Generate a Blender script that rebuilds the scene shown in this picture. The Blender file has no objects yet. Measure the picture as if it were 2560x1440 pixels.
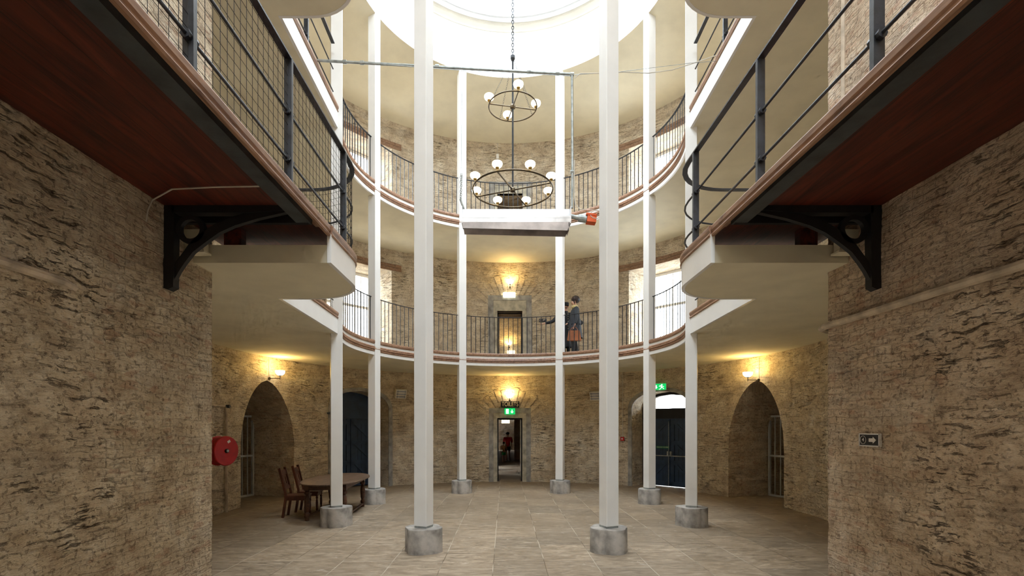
import bpy, bmesh, math, random
from mathutils import Vector, Matrix
random.seed(7)
PI = math.pi
C = bpy.context.scene
COL = C.collection
# ---------------------------------------------------------------- camera, world, exposure
R = 3.6                                   # radius of the ring of pillars, metres
F, VX, HY = 1266.0, 1262.0, 1068.0        # focal length and principal point in px of a 2560x1440 frame
CX, CY, EH = -.0474 * R, -3.018 * R, .511 * R
cam = bpy.data.cameras.new('camera'); camo = bpy.data.objects.new('camera', cam); COL.objects.link(camo)
cam.sensor_width = 36; cam.lens = 36 * F / 2560
cam.shift_x = (1280 - VX) / 2560; cam.shift_y = (HY - 720) / 2560
cam.clip_start = .05; cam.clip_end = 300
camo.location = (CX, CY, EH); camo.rotation_euler = (PI / 2, 0, 0)
C.camera = camo
w = bpy.data.worlds.new('overcast_sky'); C.world = w; w.use_nodes = True
bg = w.node_tree.nodes['Background']; bg.inputs[0].default_value = (.86, .94, 1.0, 1); bg.inputs[1].default_value = 4.2
C.view_settings.view_transform = 'Standard'; C.view_settings.look = 'None'
C.view_settings.exposure = 1.52; C.view_settings.gamma = 1.0
C.cycles.use_denoising = True
C.cycles.max_bounces = 6; C.cycles.diffuse_bounces = 5; C.cycles.glossy_bounces = 2
C.cycles.use_adaptive_sampling = True; C.cycles.adaptive_threshold = .06; C.cycles.adaptive_min_samples = 12
C.cycles.sample_clamp_indirect = 6
C.cycles.caustics_reflective = False; C.cycles.caustics_refractive = False

def portal(name, loc, sx, sy, rot, shape='RECTANGLE'):
    l = bpy.data.lights.new(name, 'AREA'); l.shape = shape; l.size = sx
    if shape in ('RECTANGLE', 'ELLIPSE'): l.size_y = sy
    o = bpy.data.objects.new(name, l); COL.objects.link(o); o.location = loc; o.rotation_euler = rot
    l.cycles.is_portal = True
    return o
portal('skylight_opening', (0, 0, 3.92 * R), 1.75 * R, 1.75 * R, (0, 0, 0))
portal('hall_roof_opening', (0, -3.2 * R, 3.34 * R), .96 * R, 3.0 * R, (0, 0, 0))
for s in (1, -1):
    for z in (1.52, 2.58):
        a = math.radians(43)
        portal('window_opening', (s * 2.0 * R * math.cos(a), 2.0 * R * math.sin(a), z * R), .55 * R, .72 * R,
               (PI / 2, 0, PI / 2 + a + PI if False else (s * (PI/2 - a) * -1)), 'RECTANGLE')

def W(px, py, d):
    "point of the place seen at pixel (px, py) at depth d (in units of R)"
    return Vector((CX + (px - VX) / F * d * R, CY + d * R, EH + (HY - py) / F * d * R))
def rz(z): return z * R

# ---------------------------------------------------------------- materials
class NT:
    flat = False
    def __init__(s, name):
        s.m = bpy.data.materials.new(name); s.m.use_nodes = True; s.t = s.m.node_tree
        s.b = s.t.nodes['Principled BSDF']; s.out = s.t.nodes['Material Output']
    def n(s, kind, _ins=None, **kw):
        x = s.t.nodes.new('ShaderNode' + kind)
        for k, v in kw.items(): setattr(x, k, v)
        for k, v in (_ins or {}).items():
            if hasattr(v, 'is_output') or isinstance(v, bpy.types.NodeSocket): s.t.links.new(v, x.inputs[k])
            else: x.inputs[k].default_value = v
        return x
    def ln(s, a, b): s.t.links.new(a, b)
    def math(s, op, a, b=None, clamp=False):
        ins = {0: a}
        if b is not None: ins[1] = b
        x = s.n('Math', ins, operation=op); x.use_clamp = clamp
        return x.outputs[0]
    def ramp(s, fac, stops):
        x = s.n('ValToRGB', {0: fac}); e = x.color_ramp.elements
        while len(e) < len(stops): e.new(.5)
        for i, (p, c) in enumerate(stops):
            e[i].position = p; e[i].color = (c, c, c, 1) if not isinstance(c, tuple) else (*c, 1)
        return x.outputs[0]
    def mix(s, f, a, b, mode='MIX'):
        x = s.n('Mix', data_type='RGBA', blend_type=mode)
        for i, v in ((0, f), (6, a), (7, b)):
            if isinstance(v, bpy.types.NodeSocket): s.ln(v, x.inputs[i])
            elif i == 0: x.inputs[i].default_value = v
            else: x.inputs[i].default_value = (*v, 1)
        return x.outputs[2]
    def map(s, vec, scale=(1, 1, 1), loc=(0, 0, 0), rot=(0, 0, 0)):
        return s.n('Mapping', {0: vec, 1: loc, 2: rot, 3: scale}).outputs[0]
    def noise(s, vec, scale, detail=4, rough=.55, out=0, dist=0):
        x = s.n('TexNoise', noise_dimensions='2D' if s.flat else '3D')
        for kk, vv in (('Scale', scale), ('Detail', detail), ('Roughness', rough), ('Distortion', dist)): x.inputs[kk].default_value = vv
        s.ln(vec, x.inputs['Vector'])
        return x.outputs[out]
    def bump(s, h, strength=.5, dist=.02, nrm=None):
        ins = {'Strength': strength, 'Distance': dist, 'Height': h}
        if nrm: ins['Normal'] = nrm
        return s.n('Bump', ins).outputs[0]

def plain(name, col, rough=.5, metal=0, var=.06, nscale=6, bump=.0, spec=None, stretch=(1, 1, 1), emit=None, estr=0):
    t = NT(name); co = t.n('TexCoord').outputs['Object']
    v = t.map(co, stretch)
    nz = t.noise(v, nscale, 5)
    c2 = tuple(max(0, c * (1 - var * 3)) for c in col); c1 = tuple(min(1, c * (1 + var)) for c in col)
    t.ln(t.ramp(nz, [(.3, c2), (.6, c1)]), t.b.inputs['Base Color'])
    t.b.inputs['Roughness'].default_value = rough; t.b.inputs['Metallic'].default_value = metal
    if spec is not None: t.b.inputs['Specular IOR Level'].default_value = spec
    if bump: t.ln(t.bump(t.noise(v, nscale * 8, 4), bump, .01), t.b.inputs['Normal'])
    if emit:
        t.b.inputs['Emission Color'].default_value = (*emit, 1); t.b.inputs['Emission Strength'].default_value = estr
    return t.m

def stone(name, brick=None, tint=(1, 1, 1), disp=0, bmp=.8, rub=(1.9, 7.5, 1), jd=.14, bd=.20):
    """limewashed rubble and slate; brick = None | 'all' | (u0, sign): brick where sign*(u-u0) > 0"""
    t = NT(name); t.flat = True; uv = t.n('TexCoord').outputs['UV']
    wob = t.n('VectorMath', {0: t.noise(uv, 2.2, 3, .6, 1), 1: (.5, .5, .5)}, operation='SUBTRACT').outputs[0]
    wob = t.n('VectorMath', {0: wob, 3: .09}, operation='SCALE').outputs[0]
    p = t.n('VectorMath', {0: uv, 1: wob}, operation='ADD').outputs[0]
    # rubble stones
    rp = t.map(p, rub)
    ve = t.n('TexVoronoi', {'Vector': rp, 'Scale': 1.0, 'Randomness': .85}, feature='DISTANCE_TO_EDGE', voronoi_dimensions='2D').outputs['Distance']
    vc = t.n('TexVoronoi', {'Vector': rp, 'Scale': 1.0, 'Randomness': .85}, feature='F1', voronoi_dimensions='2D').outputs['Color']
    edge = t.ramp(ve, [(.0, 0.0), (.10, 1.0)])
    # split slate layers: stretched noise, sharp dark fissures
    sp = t.map(p, (2.6, 17, 1), rot=(0, 0, .05))
    sl = t.noise(sp, 1.5, 6, .68)
    fis = t.ramp(sl, [(.33, 0.0), (.43, 1.0)])
    fine = t.noise(uv, 34, 4, .62)
    pit = t.ramp(t.noise(uv, 21, 5, .6), [(.34, 0.0), (.42, 1.0)])
    med = t.noise(uv, 3.1, 5, .6)
    # brick
    if brick:
        bt = t.n('TexBrick', {'Vector': p, 'Color1': (1, 1, 1, 1), 'Color2': (.6, .6, .6, 1), 'Mortar': (0, 0, 0, 1), 'Scale': 1.0,
                              'Mortar Size': .008, 'Mortar Smooth': .7, 'Bias': 0.0, 'Brick Width': .235, 'Row Height': .083})
        bfac = t.math('SUBTRACT', 1.0, bt.outputs['Fac'])
        if brick == 'all': bm = None
        else:
            u = t.n('SeparateXYZ', {0: uv}).outputs[0]; vv = t.n('SeparateXYZ', {0: uv}).outputs[1]
            st = t.math('MULTIPLY', t.math('SUBTRACT', t.noise(t.map(uv, (.2, 1.6, 1)), 1.3, 3), .5), 1.6)
            q = t.math('MULTIPLY', t.math('SUBTRACT', t.math('ADD', u, st), brick[0]), brick[1] * 14.0)
            bm = t.math('MULTIPLY', t.math('ADD', q, .5, True), 1.0, True)
        inner = bfac
        if bm is None: joint = bfac
        else: joint = t.mix(bm, edge, bfac)
        if bm is not None:
            fis = t.mix(t.math('MULTIPLY', bm, .75), fis, (1, 1, 1))
    else: joint, bm = edge, None
    cream = t.ramp(med, [(.25, tuple(a * b for a, b in zip((.58, .475, .355), tint))), (.5, tuple(a * b for a, b in zip((.75, .65, .51), tint))), (.72, tuple(a * b for a, b in zip((.87, .79, .66), tint)))])
    g = t.n('SeparateColor', {0: vc}).outputs[0]
    cream = t.mix(t.math('MULTIPLY', t.ramp(g, [(.72, 0.0), (.86, 1.0)]), .28), cream, (.40, .36, .31))
    if brick:
        br = t.ramp(t.noise(t.map(uv, (4.3, 12, 1)), 1.0, 1), [(.62, 0.0), (.70, 1.0)])
        f = t.math('MULTIPLY', br, .42)
        if bm is not None: f = t.math('MULTIPLY', f, bm)
        cream = t.mix(f, cream, (.50, .27, .18))
    brown = t.ramp(fine, [(.3, (.13, .075, .04)), (.7, (.34, .22, .12))])
    wear = t.ramp(t.noise(t.map(uv, (1.6, 3.8, 1)), 1.1, 6, .72), [(.50, 0.0), (.66, 1.0)])
    c = t.mix(t.math('MULTIPLY', wear, .20), cream, brown)
    jdk = jd if bm is None and not brick else bd
    jn = t.math('MULTIPLY', t.math('SUBTRACT', 1.0, joint), t.ramp(t.noise(uv, 1.4, 4, .6), [(.40, jdk * .35), (.62, jdk * 1.5)]))
    c = t.mix(jn, c, (.26, .185, .125))
    patch = t.ramp(t.noise(uv, 1.15, 3, .6), [(.44, .12), (.60, 1.0)])
    c = t.mix(t.math('MULTIPLY', t.math('SUBTRACT', 1.0, fis), t.math('MULTIPLY', patch, .60)), c, (.11, .075, .048))
    c = t.mix(t.math('MULTIPLY', t.math('SUBTRACT', 1.0, pit), .38), c, (.14, .09, .06))
    gr = t.ramp(t.noise(uv, 1.9, 6, .7, dist=.4), [(.60, 0.0), (.72, 1.0)])
    c = t.mix(t.math('MULTIPLY', gr, .30), c, (.46, .44, .41))
    c = t.mix(.20, c, t.ramp(fine, [(.3, (.25, .2, .15)), (.7, (.9, .85, .75))]), 'OVERLAY')
    t.ln(c, t.b.inputs['Base Color'])
    t.b.inputs['Roughness'].default_value = .92; t.b.inputs['Specular IOR Level'].default_value = .15
    dash = t.ramp(t.noise(t.map(p, (4.2, 17, 1)), 3.4, 5, .66), [(.60, 0.0), (.66, 1.0)])
    c = t.mix(t.math('MULTIPLY', dash, .30), c, (.15, .10, .065))
    soil = t.ramp(t.noise(uv, 4.6, 6, .78), [(.55, 0.0), (.63, 1.0)])
    c = t.mix(t.math('MULTIPLY', soil, .26), c, (.20, .14, .095))
    t.ln(c, t.b.inputs['Base Color'])
    h = t.math('MULTIPLY', joint, .10 if brick else .16)
    h = t.math('ADD', h, t.math('MULTIPLY', t.mix(patch, (1, 1, 1), fis), .34))
    h = t.math('ADD', h, t.math('MULTIPLY', sl, .50))
    h = t.math('ADD', h, t.math('MULTIPLY', pit, .10))
    h2 = t.math('ADD', h, t.math('MULTIPLY', fine, .28))
    t.ln(t.bump(h2, bmp, .045), t.b.inputs['Normal'])
    if disp:
        d = t.n('Displacement', {'Height': t.math('ADD', h, t.math('MULTIPLY', med, .9)), 'Midlevel': .95, 'Scale': disp})
        t.ln(d.outputs[0], t.out.inputs['Displacement']); t.m.displacement_method = 'BOTH'
    return t.m

def wood(name, dark, light, axis='Y', plank=.14, rough=.5, grain=1.0, planks=True):
    t = NT(name); co = t.n('TexCoord').outputs['Object']
    rot = {'Y': (0, 0, PI / 2), 'X': (0, 0, 0), 'Z': (0, PI / 2, 0)}[axis]
    p = t.map(co, (1, 1, 1), rot=rot)
    g = t.noise(t.map(p, (1.2, 11, 11)), 1.6 * grain, 6, .6, dist=1.2)
    col = t.ramp(g, [(.32, dark), (.66, light)])
    if planks:
        x = t.n('SeparateXYZ', {0: co}).outputs[0 if axis == 'Y' else 1]
        fr = t.math('FRACT', t.math('DIVIDE', x, plank)); pid = t.math('FLOOR', t.math('DIVIDE', x, plank))
        wn = t.n('TexWhiteNoise', {'W': pid}, noise_dimensions='1D').outputs[0]
        col = t.mix(t.math('MULTIPLY', wn, .5), col, tuple(c * .45 for c in light))
        gap = t.math('GREATER_THAN', t.math('ABSOLUTE', t.math('SUBTRACT', fr, .5)), .485)
        col = t.mix(t.math('MULTIPLY', gap, .8), col, (.01, .006, .004))
    kn = t.ramp(t.noise(t.map(p, (2, 5, 5)), 1.5, 3), [(.66, 0.0), (.75, 1.0)])
    col = t.mix(t.math('MULTIPLY', kn, .7), col, tuple(c * .5 for c in dark))
    t.ln(col, t.b.inputs['Base Color']); t.b.inputs['Roughness'].default_value = rough
    t.ln(t.bump(g, .15, .005), t.b.inputs['Normal'])
    return t.m

def flags():
    t = NT('flagstones'); co = t.n('TexCoord').outputs['Object']
    p = t.map(co, (1, 1, 1), loc=(0, .325, 0), rot=(0, 0, -PI / 2))   # rows run down the hall
    xyz = t.n('SeparateXYZ', {0: co})
    v = t.n('CombineXYZ', {0: xyz.outputs[1], 1: t.math('ADD', xyz.outputs[0], .325 + 6.9), 2: 0.0}).outputs[0]
    wob = t.n('VectorMath', {0: t.noise(co, 1.6, 3, .6, 1), 1: (.5, .5, .5)}, operation='SUBTRACT').outputs[0]
    v = t.n('VectorMath', {0: v, 1: t.n('VectorMath', {0: wob, 3: .03}, operation='SCALE').outputs[0]}, operation='ADD').outputs[0]
    bt = t.n('TexBrick', {'Vector': v, 'Color1': (0, 0, 0, 1), 'Color2': (1, 1, 1, 1), 'Mortar': (.5, .5, .5, 1), 'Scale': 1.0, 'Mortar Size': .0065,
                          'Mortar Smooth': .2, 'Bias': 0.0, 'Brick Width': .98, 'Row Height': .69}, offset=.37, offset_frequency=3, squash=.8, squash_frequency=2)
    rip = t.noise(t.map(co, (1.3, 5, 1), rot=(0, 0, .2)), 2.2, 8, .66, dist=1.6)
    lg = t.noise(co, .5, 4, .6); fn = t.noise(co, 28, 5, .6)
    c = t.ramp(rip, [(.30, (.165, .125, .088)), (.5, (.32, .26, .195)), (.70, (.49, .42, .335))])
    c = t.mix(.55, c, t.ramp(bt.outputs['Color'], [(0, (.34, .33, .31)), (1, (.62, .58, .52))]), 'OVERLAY')
    c = t.mix(t.math('MULTIPLY', t.ramp(lg, [(.42, 0.0), (.65, 1.0)]), .45), c, (.21, .155, .10))
    c = t.mix(t.math('MULTIPLY', t.ramp(t.noise(co, 2.6, 6, .75), [(.62, 0.0), (.66, 1.0)]), .5), c, (.60, .54, .47))
    jm = t.ramp(t.noise(co, .9, 2), [(.44, (.56, .50, .41)), (.56, (.15, .11, .07))])
    c = t.mix(t.math('MULTIPLY', bt.outputs['Fac'], .75), c, jm)
    t.ln(c, t.b.inputs['Base Color'])
    t.ln(t.ramp(rip, [(.3, .50), (.7, .72)]), t.b.inputs['Roughness'])
    h = t.math('ADD', t.math('MULTIPLY', rip, .6), t.math('MULTIPLY', bt.outputs['Fac'], -.6))
    h = t.math('ADD', h, t.math('MULTIPLY', fn, .15))
    t.ln(t.bump(h, .35, .02), t.b.inputs['Normal'])
    return t.m

M = {}
M['ring'] = stone('limewashed_rubble', bmp=1.0)
M['ringpale'] = stone('limewashed_voussoirs', None, (.95, .94, .90), 0, .5)
M['ringbrick'] = stone('limewashed_brick', 'all', (.95, .93, .93))
M['wall_l'] = stone('limewashed_wall_west', (-1.92 * R, 1), (1, .99, .97), .030, .6, (1.25, 4.6, 1))
M['wall_r'] = stone('limewashed_wall_east', (-1.84 * R, 1), (1.0, .94, .925), .030, .6, (1.25, 4.6, 1))
M['floor'] = flags()
M['plaster'] = plain('cream_plaster', (.83, .785, .62), .85, var=.03, nscale=1.5, bump=.05)
M['white'] = plain('white_gloss_paint', (.86, .865, .86), .38, var=.015, nscale=2)
M['drum'] = plain('white_plaster', (.84, .845, .845), .8, var=.008, nscale=1)
M['cornice'] = plain('cream_cornice', (.70, .66, .57), .7, var=.02, nscale=2)
M['trim'] = wood('brown_trim_wood', (.17, .085, .050), (.42, .245, .155), 'Y', rough=.45, planks=False)
M['soffit'] = wood('red_brown_boards', (.032, .0055, .0035), (.165, .028, .012), 'Y', .19, .55, .6)
M['iron'] = plain('dark_iron', (.028, .034, .046), .42, var=.2, nscale=9, bump=.1, spec=.5)
M['black'] = plain('black_iron', (.008, .008, .010), .6, var=.2, nscale=9)
M['steel'] = plain('blue_black_steel', (.055, .068, .080), .38, var=.15, nscale=5, bump=.08)
M['galv'] = plain('galvanised_steel', (.42, .46, .46), .42, .55, var=.12, nscale=12)
M['hood'] = plain('brushed_steel', (.62, .62, .64), .30, .75, var=.12, nscale=3)
M['hood2'] = plain('stained_steel', (.56, .51, .50), .5, .2, var=.15, nscale=2.5)
M['concrete'] = plain('grey_concrete', (.40, .375, .345), .85, var=.18, nscale=4.5, bump=.25)
M['lime'] = plain('grey_limestone', (.36, .35, .33), .8, var=.16, nscale=5, bump=.25)
M['limelight'] = plain('pale_limestone', (.50, .47, .38), .8, var=.14, nscale=5, bump=.25)
M['navy'] = plain('navy_door_paint', (.028, .062, .13), .42, var=.12, nscale=4)
M['gate'] = plain('pale_grey_gate_paint', (.50, .54, .58), .5, var=.05)
M['oak'] = wood('dark_table_wood', (.035, .014, .007), (.13, .052, .024), 'Y', rough=.42, planks=False)
M['oaktop'] = wood('worn_table_top', (.075, .040, .023), (.19, .115, .07), 'Y', .19, .5)
M['chair'] = wood('red_brown_chair_wood', (.045, .012, .007), (.15, .045, .022), 'Z', rough=.35, planks=False)
M['red'] = plain('red_enamel', (.55, .012, .015), .35, var=.06)
M['orange'] = plain('orange_box', (.80, .12, .02), .5, var=.04)
M['bronze'] = plain('dark_bronze', (.11, .085, .055), .35, .8, var=.15)
M['brass'] = plain('brass', (.50, .33, .10), .3, .9, var=.1)
M['glow'] = plain('lit_opal_glass', (1, .9, .7), .3, var=0, emit=(1.0, .84, .56), estr=4)
M['glowhot'] = plain('lit_bulb', (1, .9, .6), .3, var=0, emit=(1.0, .72, .36), estr=10)
M['lightbox'] = plain('lit_sign_panel', (1, 1, .9), .5, var=0, emit=(1.0, .95, .66), estr=1.5)
M['green'] = plain('lit_green_sign', (.01, .45, .12), .5, var=0, emit=(.0, .60, .13), estr=.35)
M['greendark'] = plain('green_sign', (.01, .22, .11), .5, var=.02)
M['greenwhite'] = plain('lit_white_symbol', (1, 1, 1), .5, var=0, emit=(.85, 1, .9), estr=.6)
M['signblack'] = plain('black_sign', (.010, .008, .010), .5, var=.05)
M['signwhite'] = plain('off_white_sign', (.72, .70, .68), .6, var=.02)
M['signcream'] = plain('cream_lettering', (.80, .66, .42), .6, var=.02)
M['cable'] = plain('white_cable', (.66, .63, .56), .6, var=.04)
M['pipe'] = plain('limewashed_pipe', (.60, .51, .40), .85, var=.14, nscale=5, bump=.3)
M['skin'] = plain('skin', (.62, .36, .25), .55, var=.03)
M['hair'] = plain('dark_hair', (.030, .013, .009), .6, var=.2, nscale=30, bump=.4)
M['coat'] = plain('charcoal_coat', (.038, .044, .055), .85, var=.08)
M['uniform'] = plain('black_uniform', (.012, .012, .016), .8, var=.1)
M['jeans'] = plain('pale_blue_jeans', (.28, .38, .46), .85, var=.08)
M['scarf'] = plain('yellow_scarf', (.55, .44, .20), .9, var=.15, nscale=25, bump=.3)
M['tan'] = plain('tan_leather', (.34, .115, .045), .4, var=.08)
M['tee'] = plain('red_tee', (.75, .03, .04), .8, var=.05)
M['peach'] = plain('peach_top', (.55, .28, .14), .8, var=.05)
M['shorts'] = plain('green_shorts', (.02, .30, .08), .8, var=.05)
M['dark'] = plain('dark_wood_ceiling', (.03, .022, .016), .8, var=.1)
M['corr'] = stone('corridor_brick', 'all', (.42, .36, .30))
M['boards'] = wood('pale_bounce_floor_boards', (.40, .31, .22), (.62, .52, .40), 'Y', .15, .6)  # unseen balcony floor tops, made pale to bounce light up onto the ceilings
M['lintel'] = wood('timber_lintel', (.17, .09, .05), (.40, .25, .16), 'X', rough=.7, planks=False)

# ---------------------------------------------------------------- mesh building
ORG = {}
def tag(o, label=None, cat=None, group=None, kind=None):
    if label: o['label'] = label
    if cat: o['category'] = cat
    if group: o['group'] = group
    if kind: o['kind'] = kind
    return o
def thing(name, loc, label, cat, group=None, rot=0):
    o = bpy.data.objects.new(name, None); COL.objects.link(o); o.location = loc; o.rotation_euler = (0, 0, rot)
    o.empty_display_size = .1; ORG[o.name] = Vector(loc)
    return tag(o, label, cat, group)
class MB:
    def __init__(s): s.v = []; s.f = []
    def add(s, vs, fs):
        k = len(s.v); s.v += [Vector(x) for x in vs]; s.f += [tuple(i + k for i in f) for f in fs]; return s
    def box(s, c, sz, rot=None):
        c = Vector(c); h = Vector(sz) / 2; vs = []
        for i in (-1, 1):
            for j in (-1, 1):
                for k in (-1, 1):
                    p = Vector((i * h.x, j * h.y, k * h.z))
                    if rot is not None: p = rot @ p
                    vs.append(c + p)
        return s.add(vs, [(0, 1, 3, 2), (4, 6, 7, 5), (0, 4, 5, 1), (2, 3, 7, 6), (0, 2, 6, 4), (1, 5, 7, 3)])
    def bar(s, a, b, wx, wz, up=Vector((0, 0, 1))):
        a = Vector(a); b = Vector(b); d = (b - a).normalized()
        if abs(d.dot(up)) > .99: up = Vector((0, 1, 0))
        x = d.cross(up).normalized(); z = x.cross(d).normalized(); vs = []
        for q in (a, b):
            for i, j in ((-1, -1), (1, -1), (1, 1), (-1, 1)): vs.append(q + x * i * wx / 2 + z * j * wz / 2)
        return s.add(vs, [(3, 2, 1, 0), (4, 5, 6, 7), (0, 1, 5, 4), (1, 2, 6, 5), (2, 3, 7, 6), (3, 0, 4, 7)])
    def tube(s, pts, r, n=8, closed=False):
        pts = [Vector(p) for p in pts]; m = len(pts); rs = r if isinstance(r, list) else [r] * m
        rings = []; px = None
        for i, p in enumerate(pts):
            a = pts[(i - 1) % m] if (closed or i > 0) else p; b = pts[(i + 1) % m] if (closed or i < m - 1) else p
            d = (b - a).normalized()
            if px is None:
                up = Vector((0, 0, 1)) if abs(d.z) < .9 else Vector((0, 1, 0)); px = d.cross(up).normalized()
            else: px = (px - d * px.dot(d)).normalized()
            py = d.cross(px)
            rings.append([p + (px * math.cos(2 * PI * k / n) + py * math.sin(2 * PI * k / n)) * rs[i] for k in range(n)])
        k0 = len(s.v)
        for rg in rings: s.v += rg
        for i in range(m if closed else m - 1):
            i2 = (i + 1) % m
            for k in range(n):
                s.f.append((k0 + i * n + k, k0 + i * n + (k + 1) % n, k0 + i2 * n + (k + 1) % n, k0 + i2 * n + k))
        if not closed:
            s.f.append(tuple(k0 + k for k in reversed(range(n)))); s.f.append(tuple(k0 + (m - 1) * n + k for k in range(n)))
        return s
    def lathe(s, prof, c, n=20, mat=None, cap=True):
        k0 = len(s.v); c = Vector(c)
        for r, z in prof:
            for k in range(n):
                p = Vector((r * math.cos(2 * PI * k / n), r * math.sin(2 * PI * k / n), z))
                if mat is not None: p = mat @ p
                s.v.append(c + p)
        for i in range(len(prof) - 1):
            for k in range(n):
                s.f.append((k0 + i * n + k, k0 + i * n + (k + 1) % n, k0 + (i + 1) * n + (k + 1) % n, k0 + (i + 1) * n + k))
        if cap:
            s.f.append(tuple(k0 + k for k in reversed(range(n)))); s.f.append(tuple(k0 + (len(prof) - 1) * n + k for k in range(n)))
        return s
    def prism(s, poly, fn, t0, t1):
        "poly: list of (a, b); fn(a, b, t) -> point; extruded from t0 to t1"
        n = len(poly); k0 = len(s.v)
        for t in (t0, t1):
            for a, b in poly: s.v.append(Vector(fn(a, b, t)))
        s.f.append(tuple(k0 + i for i in reversed(range(n)))); s.f.append(tuple(k0 + n + i for i in range(n)))
        for i in range(n): s.f.append((k0 + i, k0 + (i + 1) % n, k0 + n + (i + 1) % n, k0 + n + i))
        return s
    def sweep(s, path, prof, closed=False):
        "path: 2D points; prof: closed polygon of (offset to the left of the path, z)"
        m = len(path); n = len(prof); k0 = len(s.v); P = [Vector(p) for p in path]
        for i in range(m):
            a = P[(i - 1) % m] if (closed or i > 0) else None; b = P[(i + 1) % m] if (closed or i < m - 1) else None
            ns = []
            for q0, q1 in ((a, P[i]), (P[i], b)):
                if q0 is not None and q1 is not None and (q1 - q0).length > 1e-9:
                    d = (q1 - q0).normalized(); ns.append(Vector((-d.y, d.x)))
            nn = (ns[0] + ns[-1]) / 2; nn = nn / max(nn.length_squared, .3)
            for o, z in prof: s.v.append(Vector((P[i].x + nn.x * o, P[i].y + nn.y * o, z)))
        for i in range(m if closed else m - 1):
            i2 = (i + 1) % m
            for k in range(n): s.f.append((k0 + i * n + k, k0 + i * n + (k + 1) % n, k0 + i2 * n + (k + 1) % n, k0 + i2 * n + k))
        if not closed:
            s.f.append(tuple(k0 + k for k in reversed(range(n)))); s.f.append(tuple(k0 + (m - 1) * n + k for k in range(n)))
        return s
    def build(s, name, mat, parent=None, smooth=False, uv=None, org=None):
        o0 = Vector((0, 0, 0))
        if parent is not None: o0 = ORG.get(parent.name, o0)
        elif org is not None: o0 = Vector(org)
        me = bpy.data.meshes.new(name); me.from_pydata([tuple(v - o0) for v in s.v], [], s.f)
        bm = bmesh.new(); bm.from_mesh(me); bmesh.ops.recalc_face_normals(bm, faces=bm.faces); bm.to_mesh(me); bm.free()
        o = bpy.data.objects.new(name, me); COL.objects.link(o)
        me.materials.append(M[mat] if isinstance(mat, str) else mat)
        if smooth:
            for p in me.polygons: p.use_smooth = True
            if smooth == 'auto':
                me.set_sharp_from_angle(angle=math.radians(40))
        if parent is not None: o.parent = parent
        else: o.location = o0
        ORG[o.name] = o0
        if uv: set_uv(o, uv)
        return o
def set_uv(o, fn):
    me = o.data; l = me.uv_layers.new(name='metres') if not me.uv_layers else me.uv_layers[0]
    off = ORG.get(o.name, Vector())
    for p in me.polygons:
        for li in p.loop_indices:
            l.data[li].uv = fn(me.vertices[me.loops[li].vertex_index].co + off, p.normal)
def ring_uv(co, nrm):
    r = math.hypot(co.x, co.y); th = math.atan2(co.x, co.y)
    return (th * 1.75 * R + (r - 1.73 * R), co.z if abs(nrm.z) < .7 else co.z + r)
def box_uv(co, nrm): return (co.y if abs(nrm.x) > .5 else co.x, co.z if abs(nrm.z) < .7 else co.x)
def struct(o, kind='structure'): o['kind'] = kind; return o

def cyl_pt(thc, t, z, r):
    "t metres along the wall from the direction thc (radians from +x), radius r metres"
    a = thc + t / (1.73 * R)
    return Vector((r * math.cos(a), r * math.sin(a), z))
def rad_pt(thc, t, z, r):
    d = Vector((math.cos(thc), math.sin(thc), 0)); q = Vector((-math.sin(thc), math.cos(thc), 0))
    return d * r + q * t + Vector((0, 0, z))

WI, WO1, WO2 = 1.735 * R, 2.45 * R, 2.06 * R
HX, HYC = .965 * R, -1.441 * R                           # hall wall plane and corner
TOPZ = 3.36 * R
F1, F2 = 1.091 * R, 2.155 * R                            # gallery floor levels
S1, S2 = .994 * R, 2.055 * R                             # slab undersides
CEIL = 3.17 * R
A0 = math.atan2(HYC, HX); A1 = PI - A0

# ---------------------------------------------------------------- floor
mb = MB(); mb.add([(-2.6 * R, -4.6 * R, 0), (2.6 * R, -4.6 * R, 0), (2.6 * R, 13.5 * R, 0), (-2.6 * R, 13.5 * R, 0),
                   (-2.6 * R, -4.6 * R, -.2), (2.6 * R, -4.6 * R, -.2), (2.6 * R, 13.5 * R, -.2), (-2.6 * R, 13.5 * R, -.2)],
                  [(0, 1, 2, 3), (7, 6, 5, 4), (0, 4, 5, 1), (1, 5, 6, 2), (2, 6, 7, 3), (3, 7, 4, 0)])
struct(mb.build('floor', 'floor'))

# ---------------------------------------------------------------- ring walls with their openings
def ring_solid(name, z0, z1, ro, mat):
    mb = MB(); n = 180; prof = [(WI, z0), (ro, z0), (ro, z1), (WI, z1)]
    for i in range(n + 1):
        a = A0 + (A1 - A0) * i / n
        for r, z in prof: mb.v.append(Vector((r * math.cos(a), r * math.sin(a), z)))
    for i in range(n):
        for k in range(4): mb.f.append((i * 4 + k, i * 4 + (k + 1) % 4, i * 4 + 4 + (k + 1) % 4, i * 4 + 4 + k))
    mb.f.append((3, 2, 1, 0)); mb.f.append(tuple(n * 4 + k for k in range(4)))
    return mb.build(name, mat)
def arch(wd, zs, zt, p=2.0, q=.8, z0=-.05, n=12):
    pts = [(-wd, z0)]
    L = []
    for i in range(n + 1):
        s_ = i / n; L.append((wd * (1 - s_ ** p) ** q, zs + (zt - zs) * s_))
    pts += [(-x, z) for x, z in L] + [(x, z) for x, z in reversed(L[:-1])] + [(wd, z0)]
    return pts
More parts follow.
